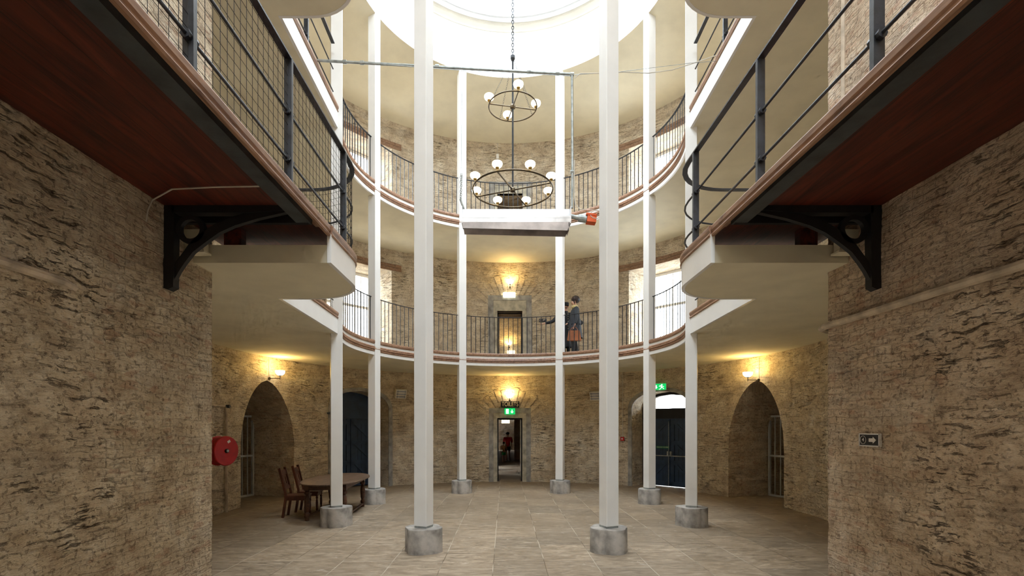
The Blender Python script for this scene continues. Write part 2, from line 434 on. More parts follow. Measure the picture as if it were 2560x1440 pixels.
def cut(o, cutters):
    mb = MB()
    for th, poly, r0, r1 in cutters: mb.prism(poly, lambda a, b, t, th=th: rad_pt(th, a, b, t), r0, r1)
    c = mb.build('cutter', 'ring')
    c.data.materials.clear()
    m = o.modifiers.new('cut', 'BOOLEAN'); m.operation = 'DIFFERENCE'; m.object = c; m.solver = 'EXACT'
    dg = bpy.context.evaluated_depsgraph_get()
    me = bpy.data.meshes.new_from_object(o.evaluated_get(dg)); o.modifiers.clear(); o.data = me
    bpy.data.objects.remove(c, do_unlink=True)
rect = lambda w0, w1, z0, z1: [(w0, z0), (w0, z1), (w1, z1), (w1, z0)]
TH_D, TH_N, TH_W = math.radians(43.8), math.radians(15.0), math.radians(43.5)
NICHE = arch(.257 * R, .36 * R, .832 * R, 2.05, .63, n=26)
DOORA = arch(.262 * R, .66 * R, .812 * R, 2.3, .5)
g = ring_solid('wall_ground', 0, 1.03 * R, WO1, 'ring')
rear = PI / 2
dw = .118 * R
cut(g, [(TH_N, NICHE, 1.5 * R, 2.36 * R), (PI - TH_N, NICHE, 1.5 * R, 2.36 * R),
        (TH_D, DOORA, 1.5 * R, 1.99 * R), (PI - TH_D, DOORA, 1.5 * R, 2.0 * R),
        (rear, rect(-dw, dw, -.05, .597 * R), 1.5 * R, 2.6 * R)])
cut(g, [(TH_D, rect(-.40 * R, .40 * R, -.05, .96 * R), 1.97 * R, 2.7 * R)])
g.data.materials.append(M['ringbrick'])
for p in g.data.polygons:
    c_ = p.center; rr = math.hypot(c_.x, c_.y); th = math.degrees(math.atan2(c_.y, abs(c_.x)))
    nr = Vector((c_.x, c_.y, 0)).normalized().dot(p.normal)
    if rr > 1.76 * R and th < 26 and rr < 2.4 * R: p.material_index = 1
set_uv(g, ring_uv); struct(g)
u = ring_solid('wall_upper', 1.03 * R, TOPZ, WO2, 'ring')
ww = .30 * R
WZ = [(1.20 * R, 1.875 * R), (2.265 * R, 2.94 * R)]
cuts = [(rear, rect(-dw, dw, F1 - .02, 1.60 * R), 1.5 * R, 2.6 * R), (rear, rect(-dw, dw, F2 - .02, 2.70 * R), 1.5 * R, 2.6 * R)]
for z0, z1 in WZ:
    for th in (TH_W, PI - TH_W): cuts.append((th, rect(-ww, ww, z0, z1), 1.5 * R, 2.6 * R))
cut(u, cuts); set_uv(u, ring_uv); struct(u)

# ---------------------------------------------------------------- hall walls (dense relief near the camera)
for sx, nm, mt in ((-1, 'wall_left', 'wall_l'), (1, 'wall_right', 'wall_r')):
    me = bpy.data.meshes.new(nm); ny, nz = 190, 560
    y0, y1, z0, z1 = HYC + .02, -2.42 * R, 0.0, TOPZ
    vs = [(sx * HX, y0 + (y1 - y0) * i / ny, z0 + (z1 - z0) * j / nz) for j in range(nz + 1) for i in range(ny + 1)]
    fs = []
    for j in range(nz):
        for i in range(ny):
            a = j * (ny + 1) + i; q = (a, a + 1, a + ny + 2, a + ny + 1)
            fs.append(q if sx < 0 else q[::-1])
    k = len(vs); X2 = sx * (HX + 1.3); y2 = -4.6 * R
    # return into the ring wall, rest of the wall behind the camera, back
    vs += [(X2, y0, 0), (X2, y0, z1), (sx * HX, y2, 0), (sx * HX, y2, z1), (X2, y2, 0), (X2, y2, z1)]
    bl, br, tl, tr = 0, ny, nz * (ny + 1), nz * (ny + 1) + ny
    fs += [(bl, k, k + 1, tl), (br, k + 2, k + 3, tr), (k + 2, k + 4, k + 5, k + 3), (k, k + 4, k + 5, k + 1)]
    me.from_pydata(vs, [], fs)
    o = bpy.data.objects.new(nm, me); COL.objects.link(o); me.materials.append(M[mt])
    # face winding: normals toward the hall
    for p in me.polygons: pass
    bm = bmesh.new(); bm.from_mesh(me)
    want = Vector((-sx, 0, 0))
    for f in bm.faces:
        if abs(f.normal.x) > .9 and abs(f.calc_center_median().x - sx * HX) < .01 and f.normal.dot(want) < 0: f.normal_flip()
        if f.normal.dot(want) > .9: f.smooth = True
    bm.to_mesh(me); bm.free()
    set_uv(o, lambda co, n, sx=sx: (co.y if abs(n.x) > .5 else co.x + HYC, co.z + (0 if sx < 0 else .37)))
    struct(o)
mb = MB(); mb.box((0, -4.66 * R, 1.72 * R), (2.2 * HX, .3, 3.45 * R))
struct(mb.build('wall_back', 'ring', uv=box_uv))
mb = MB()
for s in (-1, 1): mb.box((s * .90 * R, -3.05 * R, 3.40 * R), (.82 * R, 3.3 * R, .2))
mb.box((0, -1.52 * R, 3.42 * R), (2 * HX, .25 * R, .2))
struct(mb.build('ceiling_hall', 'plaster'))

# ---------------------------------------------------------------- top ceiling, drum, cornice
def lathe_struct(name, prof, mat, n=96):
    mb = MB(); mb.lathe(prof, (0, 0, 0), n, cap=False)
    m = len(prof); k = 0
    for i in range(n): mb.f.append(((m - 1) * n + i, (m - 1) * n + (i + 1) % n, (i + 1) % n, i))
    return struct(mb.build(name, mat, smooth='auto'))
lathe_struct('ceiling', [(.972 * R, 3.262 * R), (1.30 * R, 3.215 * R), (1.78 * R, CEIL), (1.78 * R, 3.38 * R), (.972 * R, 3.38 * R)], 'plaster', 128)
lathe_struct('wall_drum', [(.970 * R, 3.263 * R), (1.0 * R, 3.263 * R), (1.0 * R, 3.70 * R), (.970 * R, 3.70 * R)], 'drum', 128)
lathe_struct('trim_cornice', [(.9695 * R, 3.615 * R), (.962 * R, 3.617 * R), (.955 * R, 3.628 * R), (.935 * R, 3.640 * R), (.932 * R, 3.650 * R), (.928 * R, 3.652 * R), (.926 * R, 3.662 * R), (.9695 * R, 3.70 * R)], 'cornice', 128)
lathe_struct('ceiling_drum', [(.93 * R, 3.662 * R), (.885 * R, 3.662 * R), (.883 * R, 3.654 * R), (.876 * R, 3.652 * R), (.874 * R, 3.664 * R), (.866 * R, 3.664 * R), (.862 * R, 3.655 * R), (.852 * R, 3.655 * R), (.850 * R, 3.90 * R), (1.0 * R, 3.90 * R), (1.0 * R, 3.70 * R), (.93 * R, 3.70 * R)], 'drum', 128)

# ---------------------------------------------------------------- balconies
def inner_path(full=True):
    "right front corner of the landing, round the ring counter-clockwise, to the left front corner"
    P = [(.965, -1.53), (.560, -1.53), (.560, -1.32)]
    for i in range(1, 10):
        a = PI - i / 10 * PI / 2; P.append((.560 + .21 + .21 * math.cos(a), -1.32 + .21 * math.sin(a)))
    P += [(.770, -1.11), (.89, -1.11), (.912, -.40)]
    Q = [(-x, y) for x, y in reversed(P)]
    arc = []
    for i in range(97):
        a = math.radians(-22.5 + 225 * i / 96); arc.append((.982 * math.cos(a), .982 * math.sin(a)))
    return P, arc, Q
PR, ARC, PL = inner_path()
S = lambda L: [(x * R, y * R) for x, y in L]
for nm, zb, zt, lab in (('balcony', S1, F1, 'lower ring balcony with cream underside, white edge and brown mouldings, just above head height'),
                        ('balcony', S2, F2, 'upper ring balcony with cream underside, white edge and brown mouldings, below the top ceiling')):
    b = thing(nm, (0, 1.3 * R, zb), lab, 'balcony')
    path = PR + ARC + PL
    outer = [(1.745 * R * math.cos(a), 1.745 * R * math.sin(a)) for a in [A1 + (A0 - A1) * i / 120 for i in range(121)]]
    poly = S(path) + [(-HX, -1.46 * R)] + outer + [(HX, -1.46 * R)]
    mb = MB(); mb.prism(poly, lambda x, y, t: (x, y, t), zb, zt - .16)
    mb.build('slab', 'plaster', b)
    # white fascia board in front of the slab edge, then caps and mouldings
    h = zt - zb; t_ = .012
    fas = MB(); fas.sweep(S([(PR[1][0], -1.534)] + PR[2:] + ARC + PL[:-2] + [(PL[-2][0], -1.534)]), [(-.03, zb - .004), (t_, zb - .004), (t_, zt - .05), (-.03, zt - .05)])
    fas.build('fascia', 'white', b)
    mo = MB(); z0 = zb + .075
    prof = [(-.0, z0), (.020, z0), (.030, z0 + .018), (.024, z0 + .034), (.034, z0 + .048), (.044, z0 + .066), (.034, z0 + .084), (.040, z0 + .100), (.028, z0 + .118), (.02, z0 + .130), (0, z0 + .130)]
    mo.sweep(S(ARC), prof); mo.build('edge_moulding', 'trim', b, smooth='auto')
    cp = MB(); z1 = zt - .085
    cp.sweep(S(ARC), [(-.06, z1), (.026, z1), (.034, z1 + .012), (.034, zt - .012), (.024, zt), (-.06, zt)])
    for pth in (PR[1:], PL[:-1]):
        cp.sweep(S(pth), [(-.03, zt - .072), (.018, zt - .072), (.028, zt - .058), (.016, zt - .036), (.016, zt - .026), (.026, zt - .010), (.030, zt + .030), (.020, zt + .045), (-.06, zt + .045)])
    cp.build('edge_cap', 'trim', b, smooth='auto')
    poly2 = [(x, max(y, -1.40 * R)) for x, y in poly]
    fl = MB(); fl.prism(poly2, lambda x, y, t: (x, y, t), zt - .165, zt - .02); fl.build('boarded_floor', 'boards', b)

# ---------------------------------------------------------------- pillars
names = {(-1, -1): 'front left', (1, -1): 'front right'}
pil = [(-112.5, 'square white pillar nearest the camera on the left, on a grey lobed plinth'),
       (-67.5, 'square white pillar nearest the camera on the right, on a grey lobed plinth'),
       (-157.5, 'square white pillar standing in front of the oval table'),
       (-22.5, 'square white pillar at the right, in front of the doorway with the white fanlight edge'),
       (157.5, 'square white pillar just behind the far end of the oval table'),
       (22.5, 'square white pillar directly below the running man exit sign'),
       (112.5, 'square white pillar left of the central toilets doorway at the rear'),
       (67.5, 'square white pillar right of the central toilets doorway at the rear')]
for ang, lab in pil:
    a = math.radians(ang); p = Vector((R * math.cos(a), R * math.sin(a), 0)); rot = Matrix.Rotation(a, 3, 'Z')
    t = thing('pillar', p, lab, 'pillar', 'white pillars in a ring carrying the balconies')
    hw = .058 * R / 2; ph = .098 * R
    top = 3.262 * R - (.02 if True else 0)
    m = MB(); bv = .006
    pol = [(hw, hw - bv), (hw - bv, hw), (-hw + bv, hw), (-hw, hw - bv), (-hw, -hw + bv), (-hw + bv, -hw), (hw - bv, -hw), (hw, -hw + bv)]
    m.prism(pol, lambda x, y, z: p + rot @ Vector((x, y, 0)) + Vector((0, 0, z)), ph + .03, top + .02)
    m.build('shaft', 'white', t)
    m = MB(); q = .94 * hw; m.box(p + Vector((0, 0, ph + .012)), (2 * q, 2 * q, .05), rot); m.build('base_plate', 'galv', t)
    c0, rho = .095, .195; out = []
    for i in range(96):
        f = 2 * PI * i / 96 ; best = 0
        for k in range(4):
            g_ = f - k * PI / 2; di = c0 * math.cos(g_); disc = rho ** 2 - (c0 * math.sin(g_)) ** 2
            if disc > 0: best = max(best, di + math.sqrt(disc))
        best *= 1 + .008 * math.sin(3 * f + ang)
        out.append((best * math.cos(f), best * math.sin(f)))
    m = MB()
    rngs = [(1.01, 0), (1.0, .02), (.995, ph - .015), (.975, ph)]
    k0 = 0
    for sc, z in rngs:
        for x, y in out: m.v.append(p + rot @ Vector((x * sc, y * sc, 0)) + Vector((0, 0, z)))
    for i in range(3):
        for k in range(96): m.f.append((i * 96 + k, i * 96 + (k + 1) % 96, (i + 1) * 96 + (k + 1) % 96, (i + 1) * 96 + k))
    m.f.append(tuple(reversed(range(96)))); m.f.append(tuple(3 * 96 + k for k in range(96)))
    m.build('plinth', 'concrete', t, smooth='auto')

# ---------------------------------------------------------------- balustrades between the pillars
bayname = {-22.5: 'at the far right beside the bright window', 22.5: 'right of the rear doorway bay', 67.5: 'in the rear centre between the two rear pillars',
           112.5: 'left of the rear doorway bay', 157.5: 'at the far left beside the window'}
NB = 20
for lvl, zf, ln in ((1, F1, 'lower'), (2, F2, 'upper')):
    for a0d in (-22.5, 22.5, 67.5, 112.5, 157.5):
        am = math.radians(a0d + 22.5)
        t = thing('balustrade', (R * .99 * math.cos(am), R * .99 * math.sin(am), zf), f'{ln} balcony black iron balustrade bay {bayname[a0d]}', 'balustrade',
                  'curved iron balustrades round the balconies')
        rr = 1.004 * R; gap = math.radians(1.75)
        aa = [math.radians(a0d) + gap + (math.radians(45) - 2 * gap) * i / 16 for i in range(17)]
        top = zf + .292 * R
        m = MB(); m.sweep([(rr * math.cos(x), rr * math.sin(x)) for x in aa], [(-.02, top - .012), (.02, top - .012), (.02, top), (-.02, top)]); m.build('top_rail', 'iron', t)
        proto = None
        for k in range(NB):
            a = math.radians(a0d) + gap * 1.3 + (math.radians(45) - 2.6 * gap) * k / (NB - 1)
            p = Vector((rr * math.cos(a), rr * math.sin(a), 0))
            if proto is None:
                m = MB(); m.box(p + Vector((0, 0, (top - .01 + zf - .015) / 2)), (.015, .015, top - .01 - zf + .015), Matrix.Rotation(a, 3, 'Z')); proto = m.build('baluster', 'iron', t); pa = p
                me0 = proto.data
            else:
                o = proto.copy(); COL.objects.link(o); o.parent = t; o.location = p - pa

# ---------------------------------------------------------------- landing railings and hall galleries
def rail_path(s):
    P = [(.568, -4.5), (.568, -1.32)]
    for i in range(1, 8):
        a = PI - i / 8 * PI / 2; P.append((.568 + .195 + .195 * math.cos(a), -1.32 + .195 * math.sin(a)))
    P += [(.763, -1.125), (.897, -1.125), (.915, -.46)]
    return [(s * x * R, y * R) for x, y in P]
def rail_path2(s):
    return [(s * x * R, y * R) for x, y in [(.60, -1.125), (.897, -1.125), (.915, -.46)]]
def railing(name, path, zb, posts, lab, mesh=False):
    c0 = path[len(path) // 2]
    t = thing(name, (c0[0], c0[1], zb), lab, 'railing')
    zt = EH + .878 * R - F1 + zb
    m = MB(); m.sweep(path, [(-.03, zt - .016), (.03, zt - .016), (.03, zt), (-.03, zt)]); m.build('top_rail', 'iron', t)
    for dz in (.746, .632):
        z = EH + dz * R - F1 + zb
        m = MB(); m.tube([(x, y, z) for x, y in path], .0115, 8); m.build('mid_rail', 'iron', t, smooth='auto')
    for x, y in posts:
        m = MB(); m.box((x, y, (zb - .01 + zt - .016) / 2), (.066, .036, zt - .016 - zb + .01)); po = m.build('post', 'iron', t)
        for dz in (.746, .632):
            z = EH + dz * R - F1 + zb; m = MB()
            m.lathe([(.030, -.048), (.030, -.018), (.020, -.017), (.020, .017), (.030, .018), (.030, .048)], (x, y, z), 8, Matrix.Rotation(PI / 2, 3, 'X')); m.build('collar', 'iron', po)
    if mesh:
        m = MB(); L = 0; step = .085; acc = 0
        pts = [Vector(p) for p in path if True]
        for i in range(len(pts) - 1):
            a, b = pts[i], pts[i + 1]; ln = (b - a).length; d = (b - a) / ln; s0 = step - acc
            while s0 < ln:
                q = a + d * s0
                if q.y > -2.75 * R: m.tube([(q.x, q.y, zb + .01), (q.x, q.y, zt - .016)], .0021, 4)
                s0 += step
            acc = ln - (s0 - step)
        z = zb + .06
        q = [p for p in pts]; q[0] = Vector((pts[1].x, -2.75 * R))
        while z < zt - .03:
            m.tube([(p.x, p.y, z) for p in q], .0021, 4); z += step
        m.build('wire_mesh', 'black', t)
    return t
for s, side in ((-1, 'left'), (1, 'right')):
    ps = [(s * .568 * R, y * R) for y in (-2.565, -2.181, -1.798, -1.385)]
    ex = (s * .905 * R, -.83 * R)
    railing('gallery_railing', rail_path(s), F1 + .04, ps, ('black iron railing with square wire mesh along the left wooden walkway' if s < 0 else 'black iron railing of open rods along the right wooden walkway'), s < 0)
    # short post on the straight part
    t = railing('landing_railing', rail_path2(s), F2, [ex], f'black iron railing on the upper landing at the top {side} of the view')
    # hall walkway
    g = thing('gallery_walkway', (s * .77 * R, -2.4 * R, F1), f'{side} timber walkway overhead with red-brown boarded underside', 'walkway')
    zs = EH + .595 * R
    xo, xi = .5943 * R, .967 * R
    m = MB(); m.box((s * (xo + xi) / 2, -2.93 * R, zs + .012), (xi - xo + .03, 3.14 * R, .022)); m.build('deck_boards', 'soffit', g)
    m = MB(); m.box((s * .856 * R, -1.50 * R, EH + .553 * R), (.052 * R, .1, .078 * R)); m.build('end_block', 'soffit', g)
    m = MB(); ya, yb = -4.5 * R, CY + 1.43 * R
    pr = [(xo - .012, zs - .075), (xo + .002, zs - .075), (xo + .002, zs - .001), (xo - .012, zs - .001)]
    m.prism(pr, lambda x, z, t, s=s: (s * x, t, z), ya, yb)
    m.prism([(xo - .012, zs - .085), (xo + .13, zs - .085), (xo + .13, zs - .073), (xo - .012, zs - .073)], lambda x, z, t, s=s: (s * x, t, z), ya, yb)
    m.build('steel_channel', 'steel', g)
    m = MB(); m.box((s * (xo + xi) / 2, yb - .03, zs - .045), (xi - xo - .02, .05, .085)); m.build('end_beam', 'black', g)
    m = MB(); zt = F1 + .005
    ca = [(xo - .03, zt - .115), (xo - .045, zt - .075), (xo - .03, zt - .055), (xo - .03, zt - .045), (xo - .056, zt - .028), (xo - .058, zt + .012), (xo - .045, zt + .028), (xo + .05, zt + .028), (xo + .05, zt - .115)]
    ca = [(xo - .098, zt - .077), (xo - .124, zt - .077), (xo - .134, zt - .062), (xo - .118, zt - .040), (xo - .118, zt - .030), (xo - .130, zt - .014), (xo - .134, zt + .024), (xo - .124, zt + .040), (xo + .03, zt + .040), (xo + .03, zt + .022), (xo - .098, zt + .022)]
    m.prism(ca, lambda x, z, t, s=s: (s * x, t, z), -4.5 * R, -1.532 * R); m.build('edge_trim', 'trim', g)
    # bracket
    d = 1.37; X = lambda px: Vector(W(px, 0, d)).x
    k = thing('iron_bracket', (s * HX, CY + d * R, EH + .37 * R), f'black cast iron bracket with a ring under the {side} walkway', 'bracket')
    f = lambda px, py: (abs(W(px, 0, d).x), W(0, py, d).z)
    fn = lambda a, b, t, s=s: (s * a, t, b)
    y0, y1 = CY + d * R - .025, CY + d * R + .025
    sh = HX - f(418, 0)[0]
    ff = lambda px, py: (f(px, py)[0] + sh, f(px, py)[1])
    m = MB(); m.prism([ff(418, 507), ff(447, 507), ff(444, 720), ff(430, 727), ff(418, 722)], fn, y0 - .02, y1 + .02); m.build('wall_leg', 'black', k)
    m = MB(); m.prism([ff(440, 505), ff(752, 505), ff(735, 528), ff(620, 536), ff(440, 536)], fn, y0 - .02, y1 + .02); m.build('arm', 'black', k)
    m = MB()
    outr = [(441, 706), (455, 680), (469, 659), (490, 632), (517, 611), (555, 584), (594, 566), (650, 549), (735, 530)]
    inr = [(735, 522), (640, 530), (590, 543), (545, 562), (505, 588), (480, 612), (462, 637), (448, 655), (440, 672)]
    n_ = len(outr)
    for i in range(n_ - 1):
        q = [ff(*outr[i]), ff(*outr[i + 1]), ff(*inr[n_ - 2 - i]), ff(*inr[n_ - 1 - i])]
        m.prism(q, fn, y0, y1)
    m.build('curved_brace', 'black', k)
    m = MB(); cc = ff(483, 575)
    m2 = [(cc[0] + .031 * 0, 0)]
    ro, ri = 36 / F * d * R, 24 / F * d * R
    for i in range(24):
        a, b = 2 * PI * i / 24, 2 * PI * (i + 1) / 24
        m.prism([(cc[0] + ro * math.cos(a), cc[1] + ro * math.sin(a)), (cc[0] + ro * math.cos(b), cc[1] + ro * math.sin(b)), (cc[0] + ri * math.cos(b), cc[1] + ri * math.sin(b)), (cc[0] + ri * math.cos(a), cc[1] + ri * math.sin(a))], fn, y0, y1)
    m.build('ring', 'black', k)
    # cream junction box behind the bracket
    m = MB(); m.box((s * (HX - .10), CY + 1.46 * R, EH + .535 * R), (.20, .10, .22)); m.box((s * (HX - .10), CY + 1.46 * R, EH + .502 * R), (.24, .13, .02))
    tag(m.build('junction_box', 'plaster', org=(s * HX, CY + 1.46 * R, EH + .5 * R)), f'cream metal box on the wall just behind the {side} iron bracket', 'box')
    # level 1 straight piece: post beside the landing
    for (xx, yy) in [ex]:
        pass

# ---------------------------------------------------------------- sconces
def shade_prof(r, h, th=.004):
    o = [(r * .22, 0), (r * .55, h * .10), (r * .85, h * .38), (r * .97, h * .72), (r, h)]
    i = [(x - th, z + th * .5) for x, z in reversed(o)]
    return o + i
def sconce(p, dirv, lab, arm=.16, power=14, r=.095, col=(1.0, .64, .17), parentrot=None):
    dirv = Vector(dirv).normalized()
    t = thing('wall_lamp', p, lab, 'lamp', 'wall lamps with opal bowls')
    base = Vector(p); tip = base + dirv * arm
    m = MB(); m.tube([base, base + dirv * .03], .035, 12); m.build('back_plate', 'bronze', t)
    m = MB(); m.tube([base + dirv * .02, tip], .009, 8); m.tube([tip - Vector((0, 0, .03)), tip + Vector((0, 0, .075))], .009, 8); m.tube([tip + Vector((0, 0, .055)), tip + Vector((0, 0, .075))], .028, 10); m.build('arm', 'bronze', t)
    m = MB(); m.lathe(shade_prof(r, r * 1.0), tip + Vector((0, 0, .07)), 24, cap=False); s_ = m.build('lamp_shade', 'glow', t, smooth=True)
    l = bpy.data.lights.new('wall_lamp_light', 'POINT'); l.energy = power * .30; l.color = col; l.shadow_soft_size = .035
    lo = bpy.data.objects.new('wall_lamp_light', l); COL.objects.link(lo); lo.location = tip + Vector((0, 0, .07 + r * 1.25))
    lo.parent = t; lo.location = tip + Vector((0, 0, .07 + r * 1.25)) - base
    return t
def on_wall(px, py, r=WI):
    "where the view ray through a pixel meets the ring wall"
    best = None; d = 2.5
    while d < 5.2:
        q = W(px, py, d)
        if math.hypot(q.x, q.y) > r and (q.y > 0 or d > 3): return q, d
        d += .002
    return W(px, py, 4.7), 4.7
for px, py, lab, pw in ((672, 946, 'opal bowl wall lamp above the left niche', 26), (1274, 1001, 'opal bowl wall lamp right above the large toilets sign', 26), (1898, 950, 'opal bowl wall lamp above the right niche', 26),
                    (1275, 719, 'opal bowl wall lamp above the rear doorway of the lower balcony', 16)):
    q, d = on_wall(px, py)
    inw = Vector((-q.x, -q.y, 0)).normalized()
    if abs(px - 1274) > 100:
        # arms swing sideways as in the photo
        side = Vector((1 if px < 1274 else -1, 0, 0)); inw = (inw + side * 1.0).normalized(); sconce(q, inw, lab, .30, pw, .115)
    else: sconce(q, inw, lab, .17, pw, .115)
    # cable conduit
    m = MB(); zc = (S1 if q.z < S1 else S2); q2 = q * 1.0; n2 = Vector((-q.x, -q.y, 0)).normalized() * .015
    m.tube([q + n2 + Vector((0, 0, .03)), Vector((q.x, q.y, zc)) + n2], .009, 6)
    tag(m.build('conduit', 'cable', org=q), 'thin pale conduit up from the ' + lab.replace('opal bowl ', '').replace('large ', '').replace(' of the lower balcony', ' one floor up'), 'conduit')

# ---------------------------------------------------------------- chandelier
AX = Vector((0, 0, 0))
ch = thing('chandelier', (0, 0, 3.62 * R), 'two tier bronze hoop chandelier with lit opal shades hanging on a chain', 'chandelier')
zl, zu = EH + 1.4136 * R, EH + 1.909 * R
zt = EH + 2.212 * R
m = MB(); m.tube([(0, 0, zl - .02), (0, 0, zt)], .020, 10); m.build('rod', 'iron', ch, smooth='auto')
def hoop(zr, rad, rot, tr, nm, narm, nl, lampr, steps=40):
    m = MB(); m.tube([(rad * math.cos(2 * PI * i / steps), rad * math.sin(2 * PI * i / steps), zr) for i in range(steps)], tr, 8, True); hp = m.build('hoop', 'bronze', ch, smooth=True)
    for i in range(narm):
        a = rot + 2 * PI * i / narm; m = MB(); m.tube([(.03 * math.cos(a), .03 * math.sin(a), zr), (rad * math.cos(a), rad * math.sin(a), zr)], tr * .9, 8); m.build('arm', 'bronze', ch, smooth='auto')
    m = MB(); m.lathe([(.02, -.05), (.055, -.03), (.06, .01), (.035, .05), (.02, .06)], (0, 0, zr), 14); m.build('hub', 'bronze', ch, smooth='auto')
    for i in range(nl):
        a = rot + 2 * PI * i / nl; c = Vector(((rad + .0) * math.cos(a), rad * math.sin(a), zr))
        m = MB(); m.lathe([(.010, 0), (.010, .045), (.035, .055), (.045, .08), (.030, .085)], c, 12); cu = m.build('lamp_cup', 'brass', ch, smooth='auto')
        r = lampr; pr = [(r * .30, .07), (r * .62, .085), (r * .90, .07 + r * .40), (r, .07 + r * .72), (r * .95, .07 + r * .96), (r * .80, .07 + r * 1.10), (r * .30, .07 + r * 1.16)]
        m = MB(); m.lathe(pr, c, 20); m.build('lamp_shade', 'glow', ch, smooth='auto')
        m = MB(); m.lathe([(.012, .07 + r * 1.1), (.020, .07 + r * 1.22), (.014, .07 + r * 1.36), (.003, .07 + r * 1.44)], c, 10); m.build('bulb_tip', 'glowhot', ch, smooth=True)
hoop(zl, .238 * R, math.radians(-22), .018, 'lower', 4, 8, .105)
hoop(zu, .143 * R, math.radians(12), .014, 'upper', 4, 4, .105)
m = MB()
def chain(m, a, b, link, r):
    a, b = Vector(a), Vector(b); L = (b - a).length; n = max(2, int(L / (link * .72))); d = (b - a) / L
    u_ = d.cross(Vector((0, 1, 0))); u_ = u_.normalized() if u_.length > .1 else Vector((1, 0, 0)); v_ = d.cross(u_)
    for i in range(n):
        c = a + d * (L * (i + .5) / n); w_ = u_ if i % 2 else v_
        pts = [c + d * (link / 2 * math.cos(t)) + w_ * (link * .28 * math.sin(t)) for t in [2 * PI * j / 8 for j in range(8)]]
        m.tube(pts, r, 4, True)
chain(m, (0, 0, zt + .02), (0, 0, 3.93 * R), .085, .008)
m.build('chain', 'iron', ch)
for i in range(4):
    a = math.radians(33 + 90 * i); m = MB(); chain(m, (0.02 * math.cos(a), .02 * math.sin(a), zt - .08), (.143 * R * math.cos(a), .143 * R * math.sin(a), zu), .05, .0018); m.build('stay_chain', 'iron', ch)
m = MB(); m.lathe([(.02, -.12), (.05, -.06), (.05, .0), (.02, .03)], (0, 0, zt), 12); m.build('shackle', 'iron', ch)
# roof bar that carries the chain
m = MB(); m.box((0, 0, 3.95 * R), (1.74 * R, .08, .12)); struct(m.build('trim_skylight_bar', 'drum'))

# ---------------------------------------------------------------- scaffold pole and radiant heater
D = 2.30
pl = thing('scaffold_pole', W(1430, 185, D), 'galvanised pole hung across the hall with a pole dropping at its right end', 'pole')
m = MB(); m.tube([W(792, 151, D), W(1432, 186, D)], .022, 10); m.build('cross_pole', 'galv', pl, smooth='auto')
m = MB(); m.tube([W(1430, 182, D), W(1431, 400, D), W(1430, 520, D)], .020, 10); m.build('drop_pole', 'galv', pl, smooth='auto')
m = MB()
for px, py in ((862, 155), (905, 157), (1093, 166), (1322, 180), (1394, 184), (1430, 186), (1430, 430)):
    c = W(px, py, D); m.tube([c - Vector((.03, 0, 0)), c + Vector((.03, 0, 0))], .032, 8)
m.build('clamp', 'galv', pl)
m = MB(); m.tube([W(800, 149, D), W(1153, 176, D - .02), W(1425, 190, D - .02)], .004, 5); m.build('steel_wire', 'galv', pl)
wr = MB(); wr.tube([W(1432, 187, D), W(1545, 180, D), W(1725, 158, D - .02), W(1796, 152, D - .04)], .004, 5)
tag(wr.build('guy_wire', 'galv', org=W(1432, 187, D)), 'thin steel wire from the pole end to the upper right balcony', 'wire')
cb = MB(); cb.tube([W(1436, 196, D), W(1450, 184, D), W(1500, 183, D), W(1560, 180, D), W(1620, 183, D), W(1680, 175, D), W(1728, 160, D), W(1780, 142, D - .03), W(1802, 136, D - .05)], .007, 6)
tag(cb.build('power_cable', 'cable', org=W(1436, 196, D)), 'white cable sagging from the pole to the upper right balcony', 'cable')
ht = thing('radiant_heater', W(1290, 555, D), 'long steel radiant heater hanging level in front of the chandelier', 'heater')
xa, xb = W(1157, 0, D).x, W(1424, 0, D).x; zz = lambda py: W(0, py, D).z
yc = CY + D * R
prof = [(yc + .16, zz(520)), (yc - .02, zz(524)), (yc - .10, zz(546)), (yc - .10, zz(551)), (yc + .16, zz(551))]
m = MB(); m.prism([(a, b) for a, b in prof], lambda a, b, t: (t, a, b), xa, xb); m.build('top_cowl', 'hood', ht)
m = MB(); m.box(((xa + xb) / 2, yc + .02, (zz(552) + zz(564)) / 2), (xb - xa + .02, .26, zz(552) - zz(564))); m.build('frame', 'hood', ht)
m = MB(); i_ = .05
m.prism([(xa, zz(562)), (xb, zz(562)), (xb - i_, zz(583)), (xa + .015, zz(577))], lambda a, b, t: (a, t, b), yc - .115, yc - .105)
m.prism([(xa, zz(562)), (xb, zz(562)), (xb - i_, zz(583)), (xa + .015, zz(577))], lambda a, b, t: (a, t, b), yc + .15, yc + .16)
m.prism([(yc - .115, zz(562)), (yc + .16, zz(562)), (yc + .16, zz(580)), (yc - .115, zz(582))], lambda a, b, t: (t, a, b), xb - .03, xb - .02)
m.build('reflector_skirt', 'hood2', ht)
m = MB(); 
for xe in (xa - .006, xb + .006): m.box((xe, yc + .03, (zz(522) + zz(560)) / 2), (.012, .29, zz(522) - zz(560)))
m.build('end_plate', 'hood', ht)
m = MB(); m.tube([W(1424, 540, D), W(1450, 546, D)], .035, 10); m.tube([W(1446, 545, D), W(1466, 548, D)], .06, 12); m.build('burner', 'galv', ht)
hc = MB(); hc.tube([W(1155, 180, D), W(1153, 418, D)], .004, 5); hc.tube([W(1153, 418, D), W(1149, 425, D), W(1153, 434, D), W(1156, 425, D), W(1153, 418, D)], .004, 5)
chain(hc, W(1152, 434, D), W(1151, 500, D), .05, .004); chain(hc, W(1155, 434, D), W(1152, 500, D), .05, .004); hc.tube([W(1151, 498, D), W(1160, 524, D)], .018, 8)
tag(hc.build('hanging_chain', 'galv', org=W(1153, 418, D)), 'wire and chain holding up the left end of the radiant heater', 'chain')
